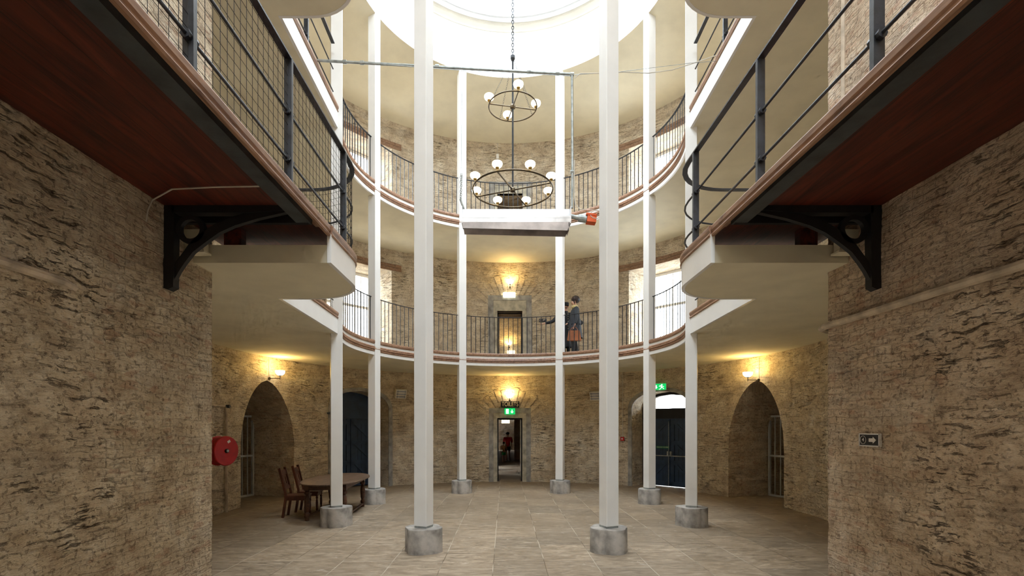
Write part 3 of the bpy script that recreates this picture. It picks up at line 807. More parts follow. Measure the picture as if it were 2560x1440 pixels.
m = MB(); m.box(W(1478, 550, D), (.15, .14, .11), Matrix.Rotation(.12, 3, 'Y')); m.box(W(1477, 540, D), (.17, .16, .03), Matrix.Rotation(.12, 3, 'Y'))
tag(m.build('gas_control_box', 'orange', org=W(1478, 551, D)), 'orange control box at the right end of the radiant heater', 'box')
cb = MB(); cb.tube([W(1436, 400, D - .01), W(1435, 480, D - .01), W(1438, 510, D - .01), W(1450, 523, D - .01), W(1470, 525, D), W(1500, 527, D)], .008, 6)
cb.tube([W(1490 + 14 * math.cos(t), 536 + 10 * math.sin(t), D - .02) for t in [i * PI / 6 for i in range(12)]], .007, 6, True)
tag(cb.build('looped_cable', 'cable', org=W(1450, 523, D)), 'white cable looping down beside the drop pole to the orange box', 'cable')

# ---------------------------------------------------------------- rear doorways (stone surrounds)
def on_ring(t, z, r, thc): return cyl_pt(thc, t, z, r)
def surround(name, idx, w_in, z0, z_in, bw, bt, dep, mat, kidx):
    m = MB(); r0, r1 = WI - dep, WI + .12
    def seg(a0, a1, za, zb):
        n = 4
        for i in range(n):
            u0, u1 = a0 + (a1 - a0) * i / n, a0 + (a1 - a0) * (i + 1) / n
            vs = [cyl_pt(rear, u, z, r) for r in (r0, r1) for (u, z) in ((u0, za), (u1, za), (u1, zb), (u0, zb))]
            m.add(vs, [(0, 1, 2, 3), (7, 6, 5, 4), (0, 4, 5, 1), (2, 6, 7, 3), (1, 5, 6, 2), (0, 3, 7, 4)])
    seg(-w_in - bw, -w_in, z0, z_in); seg(w_in, w_in + bw, z0, z_in); seg(-w_in - bw, w_in + bw, z_in, z_in + bt)
    o = m.build(name, mat); struct(o); return o
zf_ = {0: 0, 1: F1, 2: F2}
surround('trim_1', 0, dw + .13, 0, .645 * R, .15, .045 * R * 1.0, .02, 'lime', 0)
surround('trim_2', 0, dw, 0, .597 * R, .13, .045 * R, .045, 'limelight', 0)
surround('trim_3', 0, dw + .13, F1, 1.70 * R, .18, .045 * R, .02, 'lime', 1)
surround('trim_4', 0, dw, F1, 1.60 * R, .13, .095 * R, .045, 'limelight', 1)
surround('trim_5', 0, dw + .13, F2, 2.78 * R, .15, .03 * R, .02, 'lime', 1)
surround('trim_6', 0, dw, F2, 2.70 * R, .13, .07 * R, .045, 'limelight', 1)
# radiating stones over the rear doorways
for i_, (zc, zr) in enumerate(((.47 * R, 0), (1.53 * R, 0))):
    m = MB()
    for j in range(-6, 7):
        if j in (): continue
        a = j * .155; r0_, r1_ = (.235 + .012 * (j % 2)) * R, (.375 + .02 * ((j * 7) % 3)) * R
        q = []
        for rr_, da in ((r0_, -.062), (r1_, -.058), (r1_, .058), (r0_, .062)): q.append((rr_ * math.sin(a + da), zc + rr_ * math.cos(a + da)))
        vs = [cyl_pt(rear, u_, z_, r_) for r_ in (WI - .014, WI + .05) for u_, z_ in q]
        m.add(vs, [(0, 1, 2, 3), (7, 6, 5, 4), (0, 4, 5, 1), (2, 6, 7, 3), (1, 5, 6, 2), (0, 3, 7, 4)])
    struct(m.build(f'trim_{20 + i_}', 'ringpale', uv=ring_uv))
# iron frame in the ground and first openings
for z0, z1, n_ in ((0, .597 * R, 1), (F1, 1.60 * R, 2)):
    m = MB(); y = 1.80 * R
    m.box((-dw + .02, y, (z0 + z1) / 2), (.04, .06, z1 - z0)); m.box((dw - .02, y, (z0 + z1) / 2), (.04, .06, z1 - z0)); m.box((0, y, z1 - .02), (2 * dw, .06, .04))
    struct(m.build(f'trim_{6 + n_}', 'black'))

# blue doors
def blue_door(th, right, lab, n_):
    t = thing(f'door_{n_}', rad_pt(th, 0, 0, 1.90 * R), lab, 'door'); t['kind'] = 'structure'; del t['category']
    wd = .262 * R; rr = 1.90 * R
    f = lambda a, b, q: rad_pt(th, a, b, q)
    zt = .66 * R if not right else .602 * R
    for sgn in (-1, 1):
        m = MB(); x0, x1 = sorted((sgn * .0015, sgn * (wd - .03)))
        if right: pass
        m.prism(rect(x0, x1, .02, .585 * R), f, rr, rr + .05); lf = m.build('door_leaf', 'navy', t)
        m = MB()
        for za in (.03, .19 * R, .36 * R, .535 * R): m.prism(rect(x0 + .01, x1 - .01, za, za + .13), f, rr - .03, rr)
        for xa_ in (x0 + .01, x1 - .13): m.prism(rect(xa_, xa_ + .12, .03, .58 * R), f, rr - .03, rr)
        for za, zb in ((.03 + .13, .19 * R), (.19 * R + .13, .36 * R), (.36 * R + .13, .535 * R)):
            a_, b_ = (x0 + .13, x1 - .13) if sgn < 0 else (x1 - .13, x0 + .13)
            m.prism([(a_, za), (a_ + .1 * sgn * -1, za), (b_, zb), (b_ + .1 * sgn, zb)], f, rr - .026, rr)
        m.build('brace', 'navy', lf)
        m = MB()
        k = 7
        for i in range(1, k):
            xx = x0 + (x1 - x0) * i / k; m.prism(rect(xx - .003, xx + .003, .03, .58 * R), f, rr - .004, rr)
        m.build('board_gap', 'black', lf)
    m = MB(); m.prism(rect(-wd, wd, .585 * R, .672 * R if right else .66 * R), f, rr - .06, rr + .08)
    m.prism(rect(-wd, -wd + .04, 0, .60 * R), f, rr - .05, rr + .08); m.prism(rect(wd - .04, wd, 0, .60 * R), f, rr - .05, rr + .08)
    m.build('door_frame', 'navy' if not right else 'black', t)
    if not right:
        A = arch(wd, .66 * R, .812 * R, 2.3, .5, .65 * R); m = MB(); m.prism(A, f, rr, rr + .05)
        m.build('tympanum', 'navy', t)
    else:
        A = arch(wd, .66 * R, .812 * R, 2.3, .5, .66 * R); B = arch(wd - .07, .66 * R, .790 * R, 2.3, .5, .66 * R)
        m = MB(); n = len(A)
        for i in range(n - 1): m.prism([A[i], A[i + 1], B[i + 1], B[i]], f, rr - .06, rr + .08)
        m.build('fanlight_frame', 'black', t)
        m = MB()
        m.prism(rect(-wd + .06, wd - .06, .262 * R, .270 * R), f, rr - .09, rr - .07)
        for xx in (-.05, .05): m.prism(rect(xx - .025, xx + .025, .265 * R, .305 * R), f, rr - .10, rr - .03)
        m.prism(rect(.03, .045, .04, .56 * R), f, rr - .055, rr - .035)
        m.build('push_bar', 'galv', t)
    # pale stone surround following the curve of the wall
    A = arch(wd, .66 * R, .812 * R, 2.3, .5, 0); B = arch(wd + .125, .66 * R, .812 * R + .115, 2.3, .5, 0); n = len(A); m = MB()
    for i in range(n - 1):
        vs = [cyl_pt(th, a, b, r) for r in (WI - .03, WI + .1) for a, b in (A[i], A[i + 1], B[i + 1], B[i])]
        m.add(vs, [(0, 1, 2, 3), (7, 6, 5, 4), (0, 4, 5, 1), (2, 6, 7, 3), (1, 5, 6, 2), (0, 3, 7, 4)])
    struct(m.build(f'trim_{8 + n_}', 'lime'))
    return t
blue_door(PI - TH_D, False, 'dark blue boarded double door in the pointed arch on the left', 1)
blue_door(TH_D, True, 'dark blue boarded double door with push bars under a bright fanlight on the right', 2)

# barred gates in the niches
for s, side in ((-1, 'left'), (1, 'right')):
    th = TH_N if s > 0 else PI - TH_N; rr = 2.06 * R; wd = .235 * R; zt = .60 * R
    f = lambda a, b, q, th=th: rad_pt(th, a, b, q)
    t = thing('barred_gate', rad_pt(th, 0, 0, rr), f'pale grey steel barred gate at the back of the {side} niche', 'gate', 'barred gates in the niches')
    m = MB()
    for xx in (-wd, wd): m.prism(rect(xx - .025, xx + .025, .01, zt), f, rr - .03, rr + .03)
    for za in (.03, zt * .50, zt - .03): m.prism(rect(-wd, wd, za - .025, za + .025), f, rr - .025, rr + .025)
    m.build('gate_frame', 'gate', t)
    for i in range(1, 9):
        xx = -wd + 2 * wd * i / 9; m = MB(); m.prism(rect(xx - .011, xx + .011, .03, zt - .03), f, rr - .011, rr + .011); m.build('bar', 'gate', t)
    sg = -1 if s > 0 else 1
    m = MB(); m.prism(rect(*sorted((sg * .4 * wd, sg * wd)), .05, zt - .05), f, rr + .04, rr + .05); m.build('sheet_panel', 'gate', t)

# ---------------------------------------------------------------- windows
k = 1
for z0, z1 in WZ:
    for th, side in ((PI - TH_W, 'left'), (TH_W, 'right')):
        f = lambda a, b, q, th=th: rad_pt(th, a, b, q)
        t = thing(f'window_{k}', rad_pt(th, 0, z0, 1.98 * R), f'{"lower" if z0 < 2 * R else "upper"} {side} tall window with pale bars', 'window'); t['kind'] = 'structure'; del t['category']
        rr = 1.98 * R; m = MB()
        for xx in (-ww + .04, ww - .04): m.prism(rect(xx - .04, xx + .04, z0, z1), f, rr, rr + .08)
        for zz_ in (z0 + .04, z1 - .05, z0 + (z1 - z0) * .56): m.prism(rect(-ww, ww, zz_ - .04, zz_ + .04), f, rr, rr + .08)
        m.build('window_frame', 'white', t)
        m = MB()
        for i in range(1, 9):
            xx = -ww + 2 * ww * i / 9; m.prism(rect(xx - .012, xx + .012, z0 + .05, z1 - .05), f, rr + .02, rr + .045)
        m.build('window_bars', 'white', t)
        m = MB()
        for zz_, hh in ((z1 + .005, .10), (z1 + .115, .09)):
            n = 10; W2 = ww + .32
            for i in range(n):
                u0, u1 = -W2 + 2 * W2 * i / n, -W2 + 2 * W2 * (i + 1) / n
                vs = [cyl_pt(th, u_, z_, r_) for r_ in (WI - .015, WI + .2) for (u_, z_) in ((u0, zz_), (u1, zz_), (u1, zz_ + hh), (u0, zz_ + hh))]
                m.add(vs, [(0, 1, 2, 3), (7, 6, 5, 4), (0, 4, 5, 1), (2, 6, 7, 3), (1, 5, 6, 2), (0, 3, 7, 4)])
        m.build('timber_lintel', 'lintel', t)
        k += 1
# yard walls seen through the left windows
m = MB(); m.box((-2.9 * R, 2.6 * R, 1.0 * R), (2.4 * R, .3, 2.6 * R), Matrix.Rotation(.8, 3, 'Z'))
struct(m.build('wall_yard', 'ring', uv=box_uv))

# ---------------------------------------------------------------- corridor behind the central door
cw = .30 * R; ch_ = .78 * R; y0, y1 = 2.45 * R, 8.2 * R
m = MB(); segs = [(2.45, 2.70), (2.85, 3.35), (3.55, 8.2)]
for a, b in segs: m.box((-cw - .1, (a + b) / 2 * R, ch_ / 2), (.2, (b - a) * R, ch_))
m.box((-cw - .1, (y0 + y1) / 2, .93 * ch_), (.2, y1 - y0, .15 * ch_))
struct(m.build('wall_corridor_left', 'corr', uv=box_uv))
m = MB(); m.box((cw * .62 + .1, (y0 + 4.2 * R) / 2, ch_ / 2), (.2, 4.2 * R - y0, ch_)); m.box((cw * .5, 4.9 * R, ch_ / 2), (.35, .4, ch_)); m.box((cw + .1, 6.5 * R, ch_ / 2), (.2, 5 * R, ch_))
struct(m.build('wall_corridor_right', 'corr', uv=box_uv))
m = MB(); m.box((0, (y0 + y1) / 2, ch_ + .05), (2 * cw + .4, y1 - y0, .1)); struct(m.build('ceiling_corridor', 'dark'))
m = MB(); m.box((0, 8.3 * R, ch_ / 2), (2 * cw + .4, .2, ch_)); struct(m.build('wall_corridor_end', 'corr', uv=box_uv))
# room behind the first floor door, and behind the second floor door
for z0, nm in ((F1, 'middle'), (F2, 'top')):
    m = MB(); hh = .85 * R
    m.box((0, 3.1 * R, z0 + hh / 2 - .1), (1.6 * R, .2, hh)); m.box((-.8 * R, 2.6 * R, z0 + hh / 2 - .1), (.2, 1.0 * R, hh)); m.box((.8 * R, 2.6 * R, z0 + hh / 2 - .1), (.2, 1.0 * R, hh))
    struct(m.build('wall_' + nm, 'ring', uv=box_uv))
    m = MB(); m.box((0, 2.6 * R, z0 - .06), (1.6 * R, 1.1 * R, .1)); struct(m.build('floor_' + nm, 'soffit'))
    m = MB(); m.box((0, 2.6 * R, z0 + hh - .1), (1.7 * R, 1.2 * R, .1)); struct(m.build('ceiling_' + nm, 'plaster' if nm == 'middle' else 'dark'))
q = W(1273, 868, 6.08); q.y = 3.1 * R - .1
sconce(q, (0, -1, 0), 'small opal bowl wall lamp seen through the rear doorway of the lower balcony', .15, 20, .10)

# ---------------------------------------------------------------- signs
def text_mesh(body, size, mat4, mat, name, parent, ext=.002):
    cu = bpy.data.curves.new(name, 'FONT'); cu.body = body; cu.size = size; cu.align_x = 'CENTER'; cu.align_y = 'CENTER'; cu.extrude = ext
    o = bpy.data.objects.new(name, cu); COL.objects.link(o); dg = bpy.context.evaluated_depsgraph_get()
    me = bpy.data.meshes.new_from_object(o.evaluated_get(dg)); bpy.data.objects.remove(o, do_unlink=True)
    me.transform(mat4); me.transform(Matrix.Translation(-ORG[parent.name]))
    me.materials.clear(); me.materials.append(M[mat])
    ob = bpy.data.objects.new(name, me); COL.objects.link(ob); ob.parent = parent; ORG[ob.name] = ORG[parent.name]
    return ob
def frame4(c, xdir, ydir=Vector((0, 0, 1))):
    x = Vector(xdir).normalized(); y = Vector(ydir); z = x.cross(y)
    m = Matrix((x, y, z)).transposed().to_4x4(); m.translation = c
    return m
def panel(name, c, xdir, w_, h_, th, mat, lab, cat, border=None):
    x = Vector(xdir).normalized(); z = Vector((0, 0, 1)); nn = x.cross(z)
    t = thing(name, c, lab, cat)
    rot = Matrix((x, -nn, z)).transposed()
    m = MB(); m.box(Vector(c) - nn * th / 2, (w_, th, h_), rot); m.build('panel', mat, t)
    if border:
        m = MB()
        for sx, sz, bw, bh in ((0, 1, w_ + .01, .012), (0, -1, w_ + .01, .012), (1, 0, .012, h_ + .01), (-1, 0, .012, h_ + .01)):
            m.box(Vector(c) + x * sx * w_ / 2 + z * sz * h_ / 2 - nn * (th / 2 - .002), (bw, th + .004, bh), rot)
        m.build('border', border, t)
    return t, nn, rot
def flat(m, pts, c, x, nn, off, th=.003):
    z = Vector((0, 0, 1))
    m.prism(pts, lambda a, b, t: Vector(c) + x * a + z * b + nn * (off + t), 0, th)
MX = Vector((1, 0, 0))
# TOILETS
q, d = on_wall(1275, 1011); q.y -= .06
t, nn, rot = panel('toilets_sign', q, MX, 46 / F * d * R, 15.5 / F * d * R, .03, 'signblack', 'black sign reading TOILETS in cream capitals above the central rear doorway', 'sign')
mm = frame4(q + nn * .002, MX) @ Matrix.Diagonal((.74, 1.02, 1, 1)); text_mesh('TOILETS', .205, mm, 'signcream', 'lettering', t)
# exit sign under it
q, d = on_wall(1274.5, 1028.5); q.y -= .10
t, nn, rot = panel('exit_sign', q, MX, 26 / F * d * R, 15 / F * d * R, .06, 'green', 'lit green exit sign with a door and down arrow under the large toilets sign', 'sign', None)
def arrow_down(m, q, x0, s, nn): flat(m, [(x0 - .012 * s, .05 * s), (x0 - .012 * s, -.01 * s), (x0 - .05 * s, -.01 * s), (x0, -.06 * s), (x0 + .05 * s, -.01 * s), (x0 + .012 * s, -.01 * s), (x0 + .012 * s, .05 * s)], q, MX, nn, .001)
m = MB(); flat(m, [(-.13, -.08), (-.13, .08), (-.04, .08), (-.04, -.08)], q, MX, nn, .001); arrow_down(m, q, .075, 1.1, nn); m.build('symbol', 'greenwhite', t)
m = MB(); flat(m, [(-.10, -.05), (-.085, .0), (-.075, .04), (-.06, .03), (-.075, -.0), (-.06, -.05), (-.08, -.02)], q, MX, nn, .005); m.build('figure', 'green', t)
# hanging signs in the corridor
q = W(1264, 1054, 5.6)
panel('lit_panel_sign', q, MX, 20 / F * 5.6 * R, 8 / F * 5.6 * R, .05, 'lightbox', 'white lit sign hanging inside the dark corridor', 'sign')
hr_ = MB(); hr_.tube([q + Vector((-.08, 0, 0)), Vector((q.x - .08, q.y, ch_))], .006, 5); hr_.tube([q + Vector((.08, 0, 0)), Vector((q.x + .08, q.y, ch_))], .006, 5)
tag(hr_.build('hanging_rods', 'iron', org=q), 'pair of thin rods holding up the lit sign in the corridor', 'rod')
q = W(1268, 1044.5, 5.4)
t, nn, rot = panel('hanging_toilets_sign', q, MX, 40 / F * 5.4 * R, 10 / F * 5.4 * R, .03, 'signblack', 'hanging TOILETS sign with an arrow inside the dark corridor', 'sign')
text_mesh('TOILETS', .13, frame4(q + nn * .002 + MX * .07, MX), 'signcream', 'lettering', t)
m = MB(); flat(m, [(-.27, .04), (-.27, -.0), (-.30, -.0), (-.25, -.05), (-.20, -.0), (-.23, -.0), (-.23, .04)], q, MX, nn, .001); m.build('arrow', 'signcream', t)
# lit sign above the first floor doorway
q, d = on_wall(1273, 738.5); q.y -= .08
panel('lit_panel_sign', q, MX, 30 / F * d * R, 12 / F * d * R, .06, 'lightbox', 'blank white lit sign hanging above the rear doorway of the lower balcony', 'sign')
q = W(1278, 876, 5.9); q.y = 3.1 * R - .25
panel('lit_panel_sign', q, MX, 19 / F * 5.9 * R, 9 / F * 5.9 * R, .05, 'lightbox', 'small white lit sign low in the room beyond the lower balcony doorway', 'sign')
# small sign on the wall of the lower balcony
q, d = on_wall(1357, 801); q.y -= .02
tx = Vector((math.cos(-.12), math.sin(-.12), 0))
t, nn, rot = panel('direction_sign', q, tx, 19 / F * d * R, 8 / F * d * R, .015, 'signblack', 'small black direction sign on the stone wall behind the lower balcony', 'sign')
m = MB(); cpts = [(-.075 + .032 * math.cos(a), .032 * math.sin(a)) for a in [i * PI / 8 for i in range(16)]]
for i in range(16):
    a, b = cpts[i], cpts[(i + 1) % 16]; f_ = .8; c0 = (-.075, 0)
    flat(m, [a, b, (c0[0] + (b[0] - c0[0]) * f_, b[1] * f_), (c0[0] + (a[0] - c0[0]) * f_, a[1] * f_)], q, tx, nn, .001)
flat(m, [(.0, .012), (.0, .024), (.08, .024), (.08, .012)], q, tx, nn, .001); flat(m, [(.0, -.012), (.0, 0), (.05, 0), (.05, -.012)], q, tx, nn, .001)
m.build('symbol', 'signwhite', t)
# running man sign over the right door
q, d = on_wall(1654, 968); inn = Vector((-q.x, -q.y, 0)).normalized(); q += inn * .10
xd = Vector((0, 0, 1)).cross(inn).normalized(); xd = -xd if xd.x < 0 else xd
xd = (xd + MX * .9).normalized(); q = W(1650, 967, d - .03)
t, nn, rot = panel('exit_sign', q, xd, .36, .20, .06, 'green', 'green running man exit sign with a down arrow over the right blue door', 'sign', 'signwhite')
m = MB()
flat(m, [(-.125, .05), (-.125, -.01), (-.15, -.01), (-.11, -.06), (-.07, -.01), (-.095, -.01), (-.095, .05)], q, xd, nn, .001)
flat(m, [(.055 + .016 * math.cos(a), .065 + .016 * math.sin(a)) for a in [i * PI / 5 for i in range(10)]], q, xd, nn, .001)
for pl_ in ([(.02, .045), (.06, .04), (.055, -.01), (.02, .0)], [(.02, .045), (-.02, .03), (-.03, .0), (-.015, .0), (-.005, .02), (.025, .03)], [(.055, .04), (.09, .01), (.115, .02), (.115, .008), (.088, -.005), (.055, .02)],
            [(.02, .0), (.03, -.03), (.0, -.06), (-.03, -.065), (-.03, -.078), (.005, -.075), (.05, -.03), (.05, .0)], [(.04, .0), (.085, -.025), (.12, -.06), (.107, -.07), (.075, -.04), (.035, -.02)]):
    flat(m, pl_, q, xd, nn, .001)
m.build('symbol', 'greenwhite', t)
# push bar to open
th = TH_D; q = rad_pt(th, .24, .338 * R, 1.90 * R - .045); xd = Vector((math.sin(th), -math.cos(th), 0))
t, nn, rot = panel('push_bar_sign', q, xd, .44, .075, .01, 'greendark', 'green sign reading PUSH BAR TO OPEN on the right blue door', 'sign')
text_mesh('PUSH BAR TO OPEN', .055, frame4(q + nn * .002, xd) @ Matrix.Diagonal((.82, 1, 1, 1)), 'signwhite', 'lettering', t)
# number 4 arrow sign on the right hall wall
d4 = 1.394; c4 = W(2180, 1100, d4); c4.x = HX - .035
xd = Vector((0, -1, 0))
t, nn, rot = panel('arrow_sign', c4, xd, .272, .118, .02, 'signblack', 'black sign with a circled number 4 and a white arrow on the right stone wall', 'sign', 'signwhite')
m = MB(); n = 28; cx = -.082
for i in range(n):
    a, b = 2 * PI * i / n, 2 * PI * (i + 1) / n
    flat(m, [(cx + .042 * math.cos(a), .042 * math.sin(a)), (cx + .042 * math.cos(b), .042 * math.sin(b)), (cx + .038 * math.cos(b), .038 * math.sin(b)), (cx + .038 * math.cos(a), .038 * math.sin(a))], c4, xd, nn, .001)
m.build('circle', 'signwhite', t)
m = MB(); flat(m, [(0, -.018), (0, .018), (.055, .018), (.055, .034), (.098, 0), (.055, -.034), (.055, -.018)], c4, xd, nn, .001); m.build('arrow', 'signwhite', t)
text_mesh('4', .055, frame4(c4 + nn * .002 + xd * cx, xd), 'signwhite', 'numeral', t)

# ---------------------------------------------------------------- wall services
def wall_tube(name, pts, r, mat, lab, cat, org=None):
    m = MB(); m.tube(pts, r, 8); o = m.build(name, mat, org=org or pts[0], smooth='auto'); tag(o, lab, cat); return o
xw = HX - .03
zp = EH + .315 * R
q0 = Vector((xw, HYC + .02, zp))
wall_tube('wall_pipe', [Vector((xw, -4.4 * R, zp)), Vector((xw, HYC - .25, zp)), Vector((xw - .01, HYC + .02, zp)), Vector((xw + .02, HYC + .13, zp - .005)), Vector((xw + .10, HYC + .16, zp - .02)), Vector((xw + .30, HYC + .10, zp - .03))], .038, 'pipe', 'limewashed pipe running along the right stone wall and round its corner', 'pipe')
zp = EH + .300 * R
wall_tube('wall_pipe', [Vector((-HX + .02, -4.4 * R, zp)), Vector((-HX + .02, CY + 1.04 * R, zp)), Vector((-HX - .03, CY + 1.09 * R, zp - .01))], .036, 'pipe', 'limewashed pipe ending in the left stone wall', 'pipe')
yv = CY + 1.012 * F / (2112 - VX) * R
wall_tube('vertical_pipe', [Vector((HX - .02, yv, F1 + .1)), Vector((HX - .02, yv, TOPZ - .3))], .022, 'pipe', 'thin limewashed vertical pipe high on the right stone wall', 'pipe')
yl = lambda px: CY + .913 * F / (VX - px) * R
zs = EH + .595 * R
wall_tube('ceiling_cable', [Vector((-HX + .03, yl(362), EH + (HY - 553) / F * .913 * F / (VX - 362) * R)), Vector((-HX + .03, yl(366), zs - .15)), Vector((-HX + .05, yl(372), zs - .045)), W(430, 473, 1.248), W(530, 468, 1.240), W(675, 465, 1.232)], .007, 'cable', 'white cable crossing the underside of the left walkway', 'cable')
q, d = on_wall(1557, 1097); inn = Vector((-q.x, -q.y, 0)).normalized()
rt = Matrix((inn.cross(Vector((0, 0, 1))), -inn, Vector((0, 0, 1)))).transposed()
cp = thing('fire_call_point', q, 'small red fire alarm call point on the wall left of the right blue door', 'alarm')
m = MB(); m.box(q + inn * .03, (.115, .06, .115), rt); m.build('housing', 'red', cp); m = MB(); m.box(q + inn * .062, (.05, .004, .04), rt); m.build('glass_panel', 'signwhite', cp)
wall_tube('conduit', [q + inn * .012 + Vector((0, 0, .05)), Vector((q.x, q.y, S1)) + inn * .012], .010, 'cable', 'thin conduit rising from the red call point to the balcony', 'conduit', q)
# wall heaters
for px, py, lab in ((997, 985, 'cream slatted infrared heater high on the wall right of the left blue door'), (1492, 990, 'cream slatted infrared heater high on the rear wall beside the front right pillar')):
    q, d = on_wall(px, py); inn = Vector((-q.x, -q.y, 0)).normalized(); xx = inn.cross(Vector((0, 0, 1))).normalized()
    rt = Matrix((xx, -inn, Vector((0, 0, 1)))).transposed() @ Matrix.Rotation(.35, 3, 'X')
    t = thing('infrared_heater', q, lab, 'heater'); c = q + inn * .14
    m = MB(); m.box(c, (.36, .10, .30), rt); m.box(q + inn * .05 + Vector((0, 0, -.03)), (.1, .12, .1), rt); m.build('housing', 'cornice', t)
    m = MB()
    for i in (-1, 0, 1): m.box(c + rt @ Vector((0, -.055, i * .085)), (.31, .01, .05), rt)
    m.build('reflector', 'hood', t)
    m = MB()
    for i in (-1, 0, 1): m.box(c + rt @ Vector((0, -.062, i * .085)), (.30, .01, .012), rt)
    for i in (-.12, .12): m.box(c + rt @ Vector((i, -.066, 0)), (.006, .006, .26), rt)
    m.build('element', 'steel', t)
q, d = on_wall(1244, 394)
m = MB(); m.box(q + Vector((0, -.05, 0)), (.09, .08, .16)); tag(m.build('wall_sensor', 'white', org=q), 'small white sensor box high on the rear wall of the upper balcony', 'sensor')
wall_tube('sensor_conduit', [q + Vector((0, -.015, .08)), Vector((q.x, q.y - .015, CEIL + .02))], .008, 'cable', 'thin conduit from the white sensor box up to the ceiling', 'conduit', q)
# hose reel on the left
d = 2.80; c = W(556, 1127, d); r_ = 37 / F * d * R
ang = math.atan2(c.y, c.x)
hr = thing('hose_reel', c, 'round red fire hose reel mounted beside the left hall corner', 'hose reel')
ax = Vector((.95, -.31, 0)).normalized(); side = ax.cross(Vector((0, 0, 1)))
mt = Matrix((side, Vector((0, 0, 1)), ax)).transposed()
m = MB(); m.lathe([(r_ * .98, -.02), (r_, -.015), (r_, .0), (r_ * .96, .012), (r_ * .3, .004), (.03, .004)], c + ax * .10, 40, mt); m.build('front_disc', 'red', hr, smooth='auto')
m = MB(); m.lathe([(r_ * .3, -.02), (r_, -.015), (r_, .0), (r_ * .3, .01)], c - ax * .10, 40, mt); m.build('back_disc', 'red', hr, smooth='auto')
m = MB()
for i in range(4): m.tube([c + ax * (-.07 + .045 * i) + (side * math.cos(a) + Vector((0, 0, 1)) * math.sin(a)) * r_ * .86 for a in [2 * PI * j / 28 for j in range(28)]], .024, 8, True)
m.build('coiled_hose', 'red', hr, smooth=True)
m = MB(); m.lathe([(.042, 0), (.042, .03), (.026, .034), (.005, .034)], c + ax * .10, 20, mt); m.build('hub_ring', 'black', hr); m = MB(); m.lathe([(.026, .03), (.026, .042), (.003, .042)], c + ax * .10, 16, mt); m.build('hub_cap', 'galv', hr)
m = MB(); m.tube([c - ax * .10, c - ax * .55], .03, 10); m.build('wall_arm', 'red', hr)
m = MB(); m.box(c + ax * .113 + side * -.05 + Vector((0, 0, r_ * .62)), (.07, .002, .05), Matrix((side, -ax, Vector((0, 0, 1)))).transposed() @ Matrix.Rotation(.5, 3, 'Y')); m.build('instruction_label', 'signwhite', hr)
q, d = on_wall(560, 1016); q2, _ = on_wall(563, 1250)
inn = Vector((-q.x, -q.y, 0)).normalized()
wall_tube('riser_pipe', [Vector((q.x, q.y, .0)) + inn * .05, q + inn * .05, q + inn * .05 + Vector((-.03, -.25, 0)), q + Vector((-.02, -.9, 0)) + inn * .03], .030, 'pipe', 'limewashed riser pipe on the wall behind the hose reel', 'pipe', q)
m = MB(); m.tube([q + inn * .05, q + inn * .13], .035, 12); tag(m.build('valve_knob', 'steel', org=q), 'round grey valve knob above the hose reel', 'valve')
q, d = on_wall(820, 1033); inn = Vector((-q.x, -q.y, 0)).normalized()
m = MB(); m.tube([q, q + inn * .08], .035, 12); tag(m.build('bell_push', 'steel', org=q), 'round grey knob on the wall left of the left blue door', 'knob')

# ---------------------------------------------------------------- table and chairs
def turned(m, p, h, r, n=14, style=0):
    pr = [(r * .75, 0), (r * .8, h * .05), (r * .55, h * .09), (r * .95, h * .14), (r * .95, h * .19), (r * .6, h * .23), (r * .9, h * .30), (r * 1.05, h * .50), (r * .85, h * .64), (r * .55, h * .68), (r * 1.05, h * .72), (r * 1.05, h * .77), (r * .65, h * .80), (r * .7, h * .83)]
    m.lathe(pr, p, n); return m
Cc = Vector((-1.045 * R, -.005 * R, 0)); ta = math.radians(4)
tb = thing('oval_table', Cc, 'oval dark wooden table with turned legs and a worn top', 'table')
Rt = Matrix.Rotation(ta, 3, 'Z'); tp = lambda x, y, z=0: Cc + Rt @ Vector((x, y, 0)) + Vector((0, 0, z))
A_, B_ = .352 * R, .172 * R; th_ = .75
ov = []
for i in range(64):
    t_ = 2 * PI * i / 64; c_, s_ = math.cos(t_), math.sin(t_)
    ov.append((B_ * math.copysign(abs(c_) ** .85, c_), A_ * math.copysign(abs(s_) ** .85, s_)))
m = MB(); k0 = 0
for sc, z in ((.975, th_ - .032), (1.0, th_ - .024), (1.0, th_ - .008), (.985, th_)):
    for x, y in ov: m.v.append(tp(x * sc, y * sc, z))
for i in range(3):
    for k in range(64): m.f.append((i * 64 + k, i * 64 + (k + 1) % 64, (i + 1) * 64 + (k + 1) % 64, (i + 1) * 64 + k))
m.f.append(tuple(reversed(range(64)))); m.f.append(tuple(3 * 64 + k for k in range(64)))
m.build('tabletop', 'oaktop', tb, smooth='auto')
lx, ly = .100 * R, .240 * R
m = MB()
for sx in (-1, 1): m.bar(tp(sx * lx, -ly, .66), tp(sx * lx, ly, .66), .025, .12)
for sy in (-1, 1): m.bar(tp(-lx, sy * ly, .66), tp(lx, sy * ly, .66), .025, .12)
m.build('apron', 'oak', tb)
for sx in (-1, 1):
    for sy in (-1, 1):
        m = MB(); turned(m, tp(sx * lx, sy * ly, 0), .74, .052, 16); m.box(tp(sx * lx, sy * ly, .66), (.095, .095, .13), Rt); m.build('leg', 'oak', tb, smooth='auto')
m = MB(); m.bar(tp(lx, -ly, .07), tp(lx, ly, .07), .04, .035); m.bar(tp(-lx, -ly, .07), tp(-lx, ly, .07), .04, .035); m.build('stretcher', 'oak', tb)
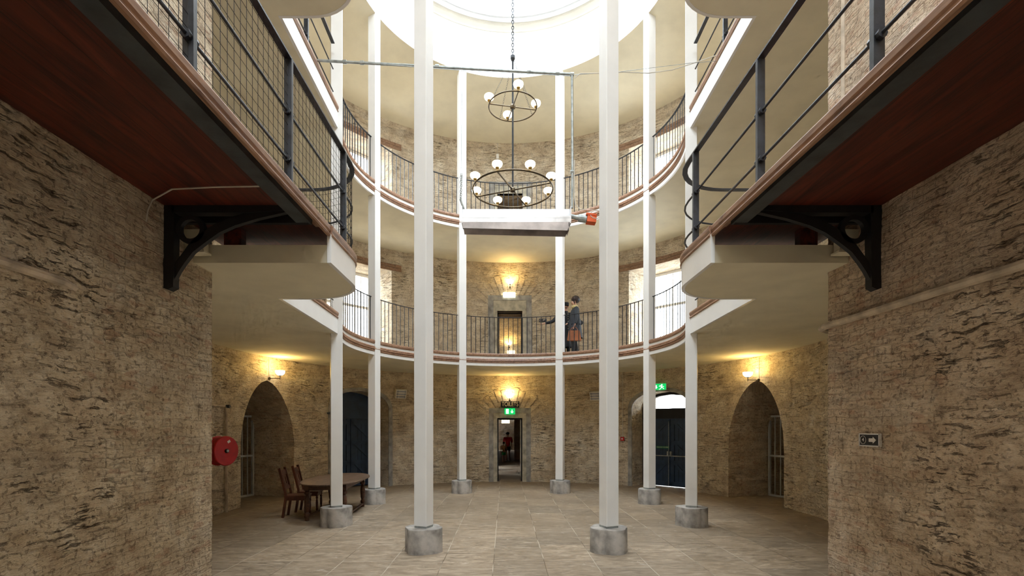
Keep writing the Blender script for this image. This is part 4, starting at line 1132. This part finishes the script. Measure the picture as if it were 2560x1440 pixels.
def chair(pos, rot, lab):
    t = thing('dining_chair', (0, 0, 0), lab, 'chair', 'wooden chairs at the oval table')
    w_, d_ = .20, .21; sh = .45
    m = MB(); m.box((0, 0, sh - .015), (2 * w_ + .02, 2 * d_ + .02, .03)); m.build('seat', 'chair', t)   # back of the chair at -y
    m = MB(); m.box((0, d_ - .02, sh - .065), (2 * w_ - .05, .02, .07)); m.box((0, -d_ + .02, sh - .065), (2 * w_ - .05, .02, .07))
    for s in (-1, 1): m.box((s * (w_ - .02), 0, sh - .065), (.02, 2 * d_ - .05, .07))
    m.build('seat_frame', 'chair', t)
    for s in (-1, 1):
        m = MB(); turned(m, Vector((s * (w_ - .025), d_ - .025, 0)), sh - .03, .026, 12); m.box((s * (w_ - .025), d_ - .025, sh - .07), (.045, .045, .08)); m.build('front_leg', 'chair', t, smooth='auto')
        m = MB(); x = s * (w_ - .02)
        P = [(-d_ - .045, 0), (-d_ + .015, .40), (-d_ + .01, .50), (-d_ - .115, 1.0)]
        for (ya, za), (yb, zb) in zip(P, P[1:]): m.bar((x, ya, za), (x, yb, zb + .004), .042, .045)
        m.build('rear_leg', 'chair', t)
    bk = lambda z: -d_ + .01 - .125 * (z - .5) / .5
    m = MB()
    for za, zb, hw in ((.86, .96, w_ - .04), (.57, .64, w_ - .04)): m.bar((0, bk(za), za), (0, bk(zb), zb), 2 * hw, .022, Vector((0, 1, 0)))
    m.build('back_rail', 'chair', t)
    m = MB()
    for x0, x1 in ((-.10, -.04), (.04, .10)): m.bar(((x0 + x1) / 2, bk(.62), .62), ((x0 + x1) / 2, bk(.88), .88), x1 - x0, .016, Vector((0, 1, 0)))
    m.bar((0, bk(.62), .62), (0, bk(.685), .685), .10, .016, Vector((0, 1, 0))); m.bar((0, bk(.82), .82), (0, bk(.88), .88), .10, .016, Vector((0, 1, 0)))
    m.build('splat', 'chair', t)
    t.location = pos; t.rotation_euler = (0, 0, rot)
    return t
# chairs face the table (+x); local +y is forward
chair(Vector((-1.235 * R, -.105 * R, 0)), -PI / 2 + .12, 'dark wooden chair with a slotted back, the nearer of the two at the oval table')
chair(Vector((-1.235 * R, .075 * R, 0)), -PI / 2 + .10, 'dark wooden chair with a slotted back, the farther of the two at the oval table')

# ---------------------------------------------------------------- people
def skinned(name, joints, edges, mat, parent, root=0, sub=2):
    me = bpy.data.meshes.new(name); org = ORG[parent.name]
    me.from_pydata([tuple(Vector(j[0]) - org) for j in joints], edges, [])
    o = bpy.data.objects.new(name, me); COL.objects.link(o); md = o.modifiers.new('skin', 'SKIN'); md.use_smooth_shade = True
    for i, j in enumerate(joints):
        sv = me.skin_vertices[0].data[i]; r = j[1]; sv.radius = r if isinstance(r, tuple) else (r, r); sv.use_root = (i == root)
    ms = o.modifiers.new('sub', 'SUBSURF'); ms.levels = sub; ms.render_levels = sub
    dg = bpy.context.evaluated_depsgraph_get(); m2 = bpy.data.meshes.new_from_object(o.evaluated_get(dg)); bpy.data.objects.remove(o, do_unlink=True)
    m2.materials.clear(); m2.materials.append(M[mat])
    for p in m2.polygons: p.use_smooth = True
    o = bpy.data.objects.new(name, m2); COL.objects.link(o); o.parent = parent; ORG[o.name] = org
    return o
def blob(name, c, rad, mat, parent, rot=None, seg=16, fn=None):
    m = MB(); n = seg
    for i in range(n + 1):
        ph = PI * i / n
        for k in range(n * 2):
            t = PI * k / n; p = Vector((math.sin(ph) * math.cos(t) * rad[0], math.sin(ph) * math.sin(t) * rad[1], math.cos(ph) * rad[2]))
            if fn: p = fn(p)
            if rot: p = rot @ p
            m.v.append(Vector(c) + p)
    for i in range(n):
        for k in range(2 * n): m.f.append((i * 2 * n + k, i * 2 * n + (k + 1) % (2 * n), (i + 1) * 2 * n + (k + 1) % (2 * n), (i + 1) * 2 * n + k))
    return m.build(name, mat, parent, smooth=True)
def person(base, H, face, lab, top, bottom, coat_len=None, armL=None, armR=None, hair='short', stance=.09, stride=0, skinlegs=False, group=None, shoe='black', bulk=1.0):
    """face = heading angle (direction looked at); local frame: f forward, l left"""
    base = Vector(base); f = Vector((math.cos(face), math.sin(face), 0)); l = Vector((-f.y, f.x, 0)); U = Vector((0, 0, 1)); k = H / 1.75
    P = lambda a, b, c: base + (f * a + l * b + U * c) * k
    t = thing('person', base, lab, 'person', group)
    aL = armL or [(.0, .20, 1.40), (-.02, .25, 1.12), (.06, .25, .88)]; aR = armR or [(.0, -.20, 1.40), (-.02, -.25, 1.12), (.06, -.25, .88)]
    J = [(P(0, 0, .95), .12 * k), (P(0, 0, 1.15), .105 * k), (P(0, 0, 1.34), .125 * k), (P(0, 0, 1.45), .06 * k), (P(.01, 0, 1.53), .045 * k), (P(.02, 0, 1.60), (.080 * k, .075 * k)), (P(.02, 0, 1.68), (.088 * k, .075 * k))]
    E = [(0, 1), (1, 2), (2, 3), (3, 4), (4, 5), (5, 6)]
    for sgn in (1, -1):
        i0 = len(J); fx = stride * sgn
        J += [(P(0, sgn * stance, .88), .09 * k), (P(.02 + fx * .5, sgn * stance, .50), .058 * k), (P(-.01 + fx, sgn * stance, .09), .038 * k), (P(.05 + fx, sgn * stance, .035), .036 * k), (P(.14 + fx, sgn * stance, .03), .03 * k)]
        E += [(0, i0), (i0, i0 + 1), (i0 + 1, i0 + 2), (i0 + 2, i0 + 3), (i0 + 3, i0 + 4)]
    hands = []
    for A, sgn in ((aL, 1), (aR, -1)):
        i0 = len(J); q = [P(*a) for a in A]; d = (q[2] - q[1]).normalized()
        J += [(q[0], .055 * k), (q[1], .038 * k), (q[2], .026 * k), (q[2] + d * .05 * k, (.036 * k, .018 * k)), (q[2] + d * .09 * k, (.036 * k, .016 * k))]
        E += [(2, i0), (i0, i0 + 1), (i0 + 1, i0 + 2), (i0 + 2, i0 + 3), (i0 + 3, i0 + 4)]
        x = d.cross(U if abs(d.z) < .9 else f).normalized()
        for j in range(4):
            b0 = i0 + 4; s0 = q[2] + d * .09 * k + x * (j - 1.5) * .019 * k; L = (.062, .075, .07, .055)[j] * k; cur = x.cross(d) * .02 * k
            m0 = len(J); J += [(s0 + d * L * .5, .0095 * k), (s0 + d * L + cur, .008 * k)]; E += [(b0, m0), (m0, m0 + 1)]
        m0 = len(J); J += [(q[2] + d * .05 * k + x * .045 * k, .011 * k), (q[2] + d * .09 * k + x * .055 * k, .009 * k)]; E += [(i0 + 3, m0), (m0, m0 + 1)]
    # nose
    m0 = len(J); J += [(P(.118, 0, 1.625), .012 * k)]; E += [(5, m0)]
    body = skinned('body', J, E, 'skin', t, 0, 1)
    # eyes, mouth and ears as shallow parts of the head
    for sg in (1, -1):
        blob('ear', P(.01, sg * .083, 1.63), (.016 * k, .010 * k, .03 * k), 'skin', t, seg=8)
        blob('eye', P(.092, sg * .032, 1.655), (.005 * k, .011 * k, .006 * k), 'signwhite', t, seg=6)
    blob('mouth', P(.092, 0, 1.572), (.012 * k, .022 * k, .006 * k), 'tan', t, seg=6)
    # clothes
    grow = .020 * k
    Jt = [(P(0, 0, .93 if not skinlegs else .84), (.145 if not skinlegs else .155) * k * bulk), (P(0, 0, 1.12), .128 * k * bulk), (P(0, 0, 1.34), .142 * k * bulk), (P(0, 0, 1.46), .075 * k)]; Et = [(0, 1), (1, 2), (2, 3)]
    for A in (aL, aR):
        i0 = len(Jt); q = [P(*a) for a in A]; Jt += [(q[0], .086 * k), (q[1], .054 * k), (q[1].lerp(q[2], .55 if skinlegs else .95), .043 * k)]
        if skinlegs: Jt.pop(); Et += [(2, i0), (i0, i0 + 1)]
        else: Et += [(2, i0), (i0, i0 + 1), (i0 + 1, i0 + 2)]
    skinned('coat' if coat_len else 'top', Jt, Et, top, t, 0, 2)
    if coat_len:
        m = MB(); n = 28; pr = [(.150, 1.10), (.152, .95), (.172, .75), (.19, coat_len)]
        for rr_, z in pr:
            for i in range(n):
                a = 2 * PI * i / n; fold = 1 + .04 * math.sin(5 * a) * (1.1 - z); m.v.append(P(rr_ * bulk * math.cos(a) * .92 * fold, rr_ * bulk * math.sin(a) * 1.12 * fold, z))
        for i in range(3):
            for q_ in range(n): m.f.append((i * n + q_, i * n + (q_ + 1) % n, (i + 1) * n + (q_ + 1) % n, (i + 1) * n + q_))
        m.build('coat_skirt', top, t, smooth=True)
    Jb = [(P(0, 0, .97), .135 * k)]; Eb = []
    for sgn in (1, -1):
        i0 = len(Jb); fx = stride * sgn
        if skinlegs: Jb += [(P(0, sgn * stance, .86), .11 * k), (P(.02 + fx * .4, sgn * stance, .60), .085 * k)]; Eb += [(0, i0), (i0, i0 + 1)]
        else: Jb += [(P(0, sgn * stance, .86), .10 * k), (P(.02 + fx * .5, sgn * stance, .50), .072 * k), (P(-.01 + fx, sgn * stance, .10), .055 * k)]; Eb += [(0, i0), (i0, i0 + 1), (i0 + 1, i0 + 2)]
    skinned('shorts' if skinlegs else 'trousers', Jb, Eb, bottom, t, 0, 2)
    for sgn in (1, -1): blob('shoe', P(.05 + stride * sgn, sgn * stance, .038), (.135 * k, .048 * k, .042 * k), shoe, t, Matrix.Rotation(face, 3, 'Z'), 10, lambda p: Vector((p.x, p.y, max(p.z, -.036 * k))))
    if hair == 'bushy':
        blob('hair', P(-.025, 0, 1.71), (.125 * k, .118 * k, .115 * k), 'hair', t, None, 16, lambda p: p * (1 + .07 * math.sin(p.x * 90) * math.sin(p.y * 80 + p.z * 70)))
        blob('sideburn', P(.03, .082, 1.62), (.022 * k, .012 * k, .05 * k), 'hair', t, seg=8); blob('sideburn', P(.03, -.082, 1.62), (.022 * k, .012 * k, .05 * k), 'hair', t, seg=8)
    elif hair == 'short': blob('hair', P(-.015, 0, 1.70), (.102 * k, .092 * k, .085 * k), 'hair', t, seg=12)
    return t, P, k
# dark coated visitor with tan bag on the lower balcony
zf = F1 - .02
b1 = W(1437, 877, 4.13); b1.z = zf
t, P, k = person(b1, 1.72, PI * 1.02, 'person in a long charcoal coat and yellow scarf facing left on the lower balcony', 'coat', 'coat', .55, armL=[(.0, .19, 1.40), (-.01, .24, 1.14), (.05, .24, .92)], armR=[(.0, -.19, 1.40), (.02, -.22, 1.14), (.20, -.20, 1.02)], hair='bushy', stride=.08, bulk=1.3)
m = MB(); m.lathe([(.075, 1.42), (.10, 1.45), (.098, 1.50), (.075, 1.535), (.06, 1.52)], b1, 18, Matrix.Diagonal((k, k, k))); m.build('scarf', 'scarf', t, smooth=True)
hb = P(.07, .24, .80)
bag = thing('handbag', hb - Vector((0, 0, .36)), 'tan leather handbag carried by the person in the charcoal coat', 'bag')
m = MB(); m.prism([(-.20, -.17), (-.15, .09), (.15, .09), (.20, -.17), (.19, -.20), (-.19, -.20)], lambda a, b, q: hb + Vector((a, q, b - .16)), -.07, .07); m.build('bag_body', 'tan', bag)
m = MB(); m.tube([hb + Vector((.10 * math.cos(a), 0, -.07 + .11 * math.sin(a))) for a in [PI * i / 10 for i in range(11)]], .009, 8); m.build('handle', 'tan', bag, smooth=True)
m = MB(); m.box(hb + Vector((0, -.074, -.13)), (.03, .01, .06)); m.build('clasp', 'brass', bag)
bc = P(-.17, 0, 1.02)
blob('hip_pouch', bc, (.08, .07, .075), 'uniform', t, seg=8)
# uniformed guard figure, arm stretched out
b2 = W(1414, 877, 4.24); b2.z = zf
t, P, k = person(b2, 1.66, -PI / 2 + .1, 'person in black buttoned uniform and peaked cap with one arm stretched out sideways', 'uniform', 'uniform', .35, armR=[(.0, -.20, 1.38), (.08, -.45, 1.14), (.10, -.70, 1.08)], hair='none')
m = MB(); m.lathe([(.098 * k, 1.665 * k), (.105 * k, 1.70 * k), (.108 * k, 1.745 * k), (.098 * k, 1.775 * k), (.03, 1.78 * k)], Vector((b2.x, b2.y, b2.z)), 20); m.build('cap', 'uniform', t, smooth='auto')
m = MB(); m.lathe([(.110, 1.40), (.082, 1.45), (.074, 1.50), (.066, 1.50)], b2, 18, Matrix.Diagonal((k, k, k)), cap=False); m.build('collar', 'uniform', t, smooth=True)
m = MB(); m.box(P(.115, 0, 1.668), (.15 * k, .07 * k, .012)); m.build('cap_peak', 'black', t)
blob('moustache', P(.10, 0, 1.592), (.016, .045, .014), 'hair', t, Matrix.Rotation(-PI / 2 + .1, 3, 'Z'), 8)
for i in range(7):
    for sg in (-1, 1):
        blob('button', P(.150 - .0 * i, sg * .045, 1.38 - i * .075), (.010, .010, .010), 'signcream', t, seg=6)
# far visitors in the corridor
b3 = W(1269.5, 1128, 7.6); b3.z = 0
t, P, k = person(b3, 1.28 * .9 * 1.35, PI / 2, 'person in a red top and dark shorts seen from behind far down the corridor', 'tee', 'uniform', None, skinlegs=True, shoe='signwhite')
b4 = W(1259.5, 1128, 7.4); b4.z = 0
t, P, k = person(b4, 1.05, PI / 2, 'small person in green shorts far down the corridor beside a red top', 'peach', 'shorts', None, skinlegs=True, shoe='tan')
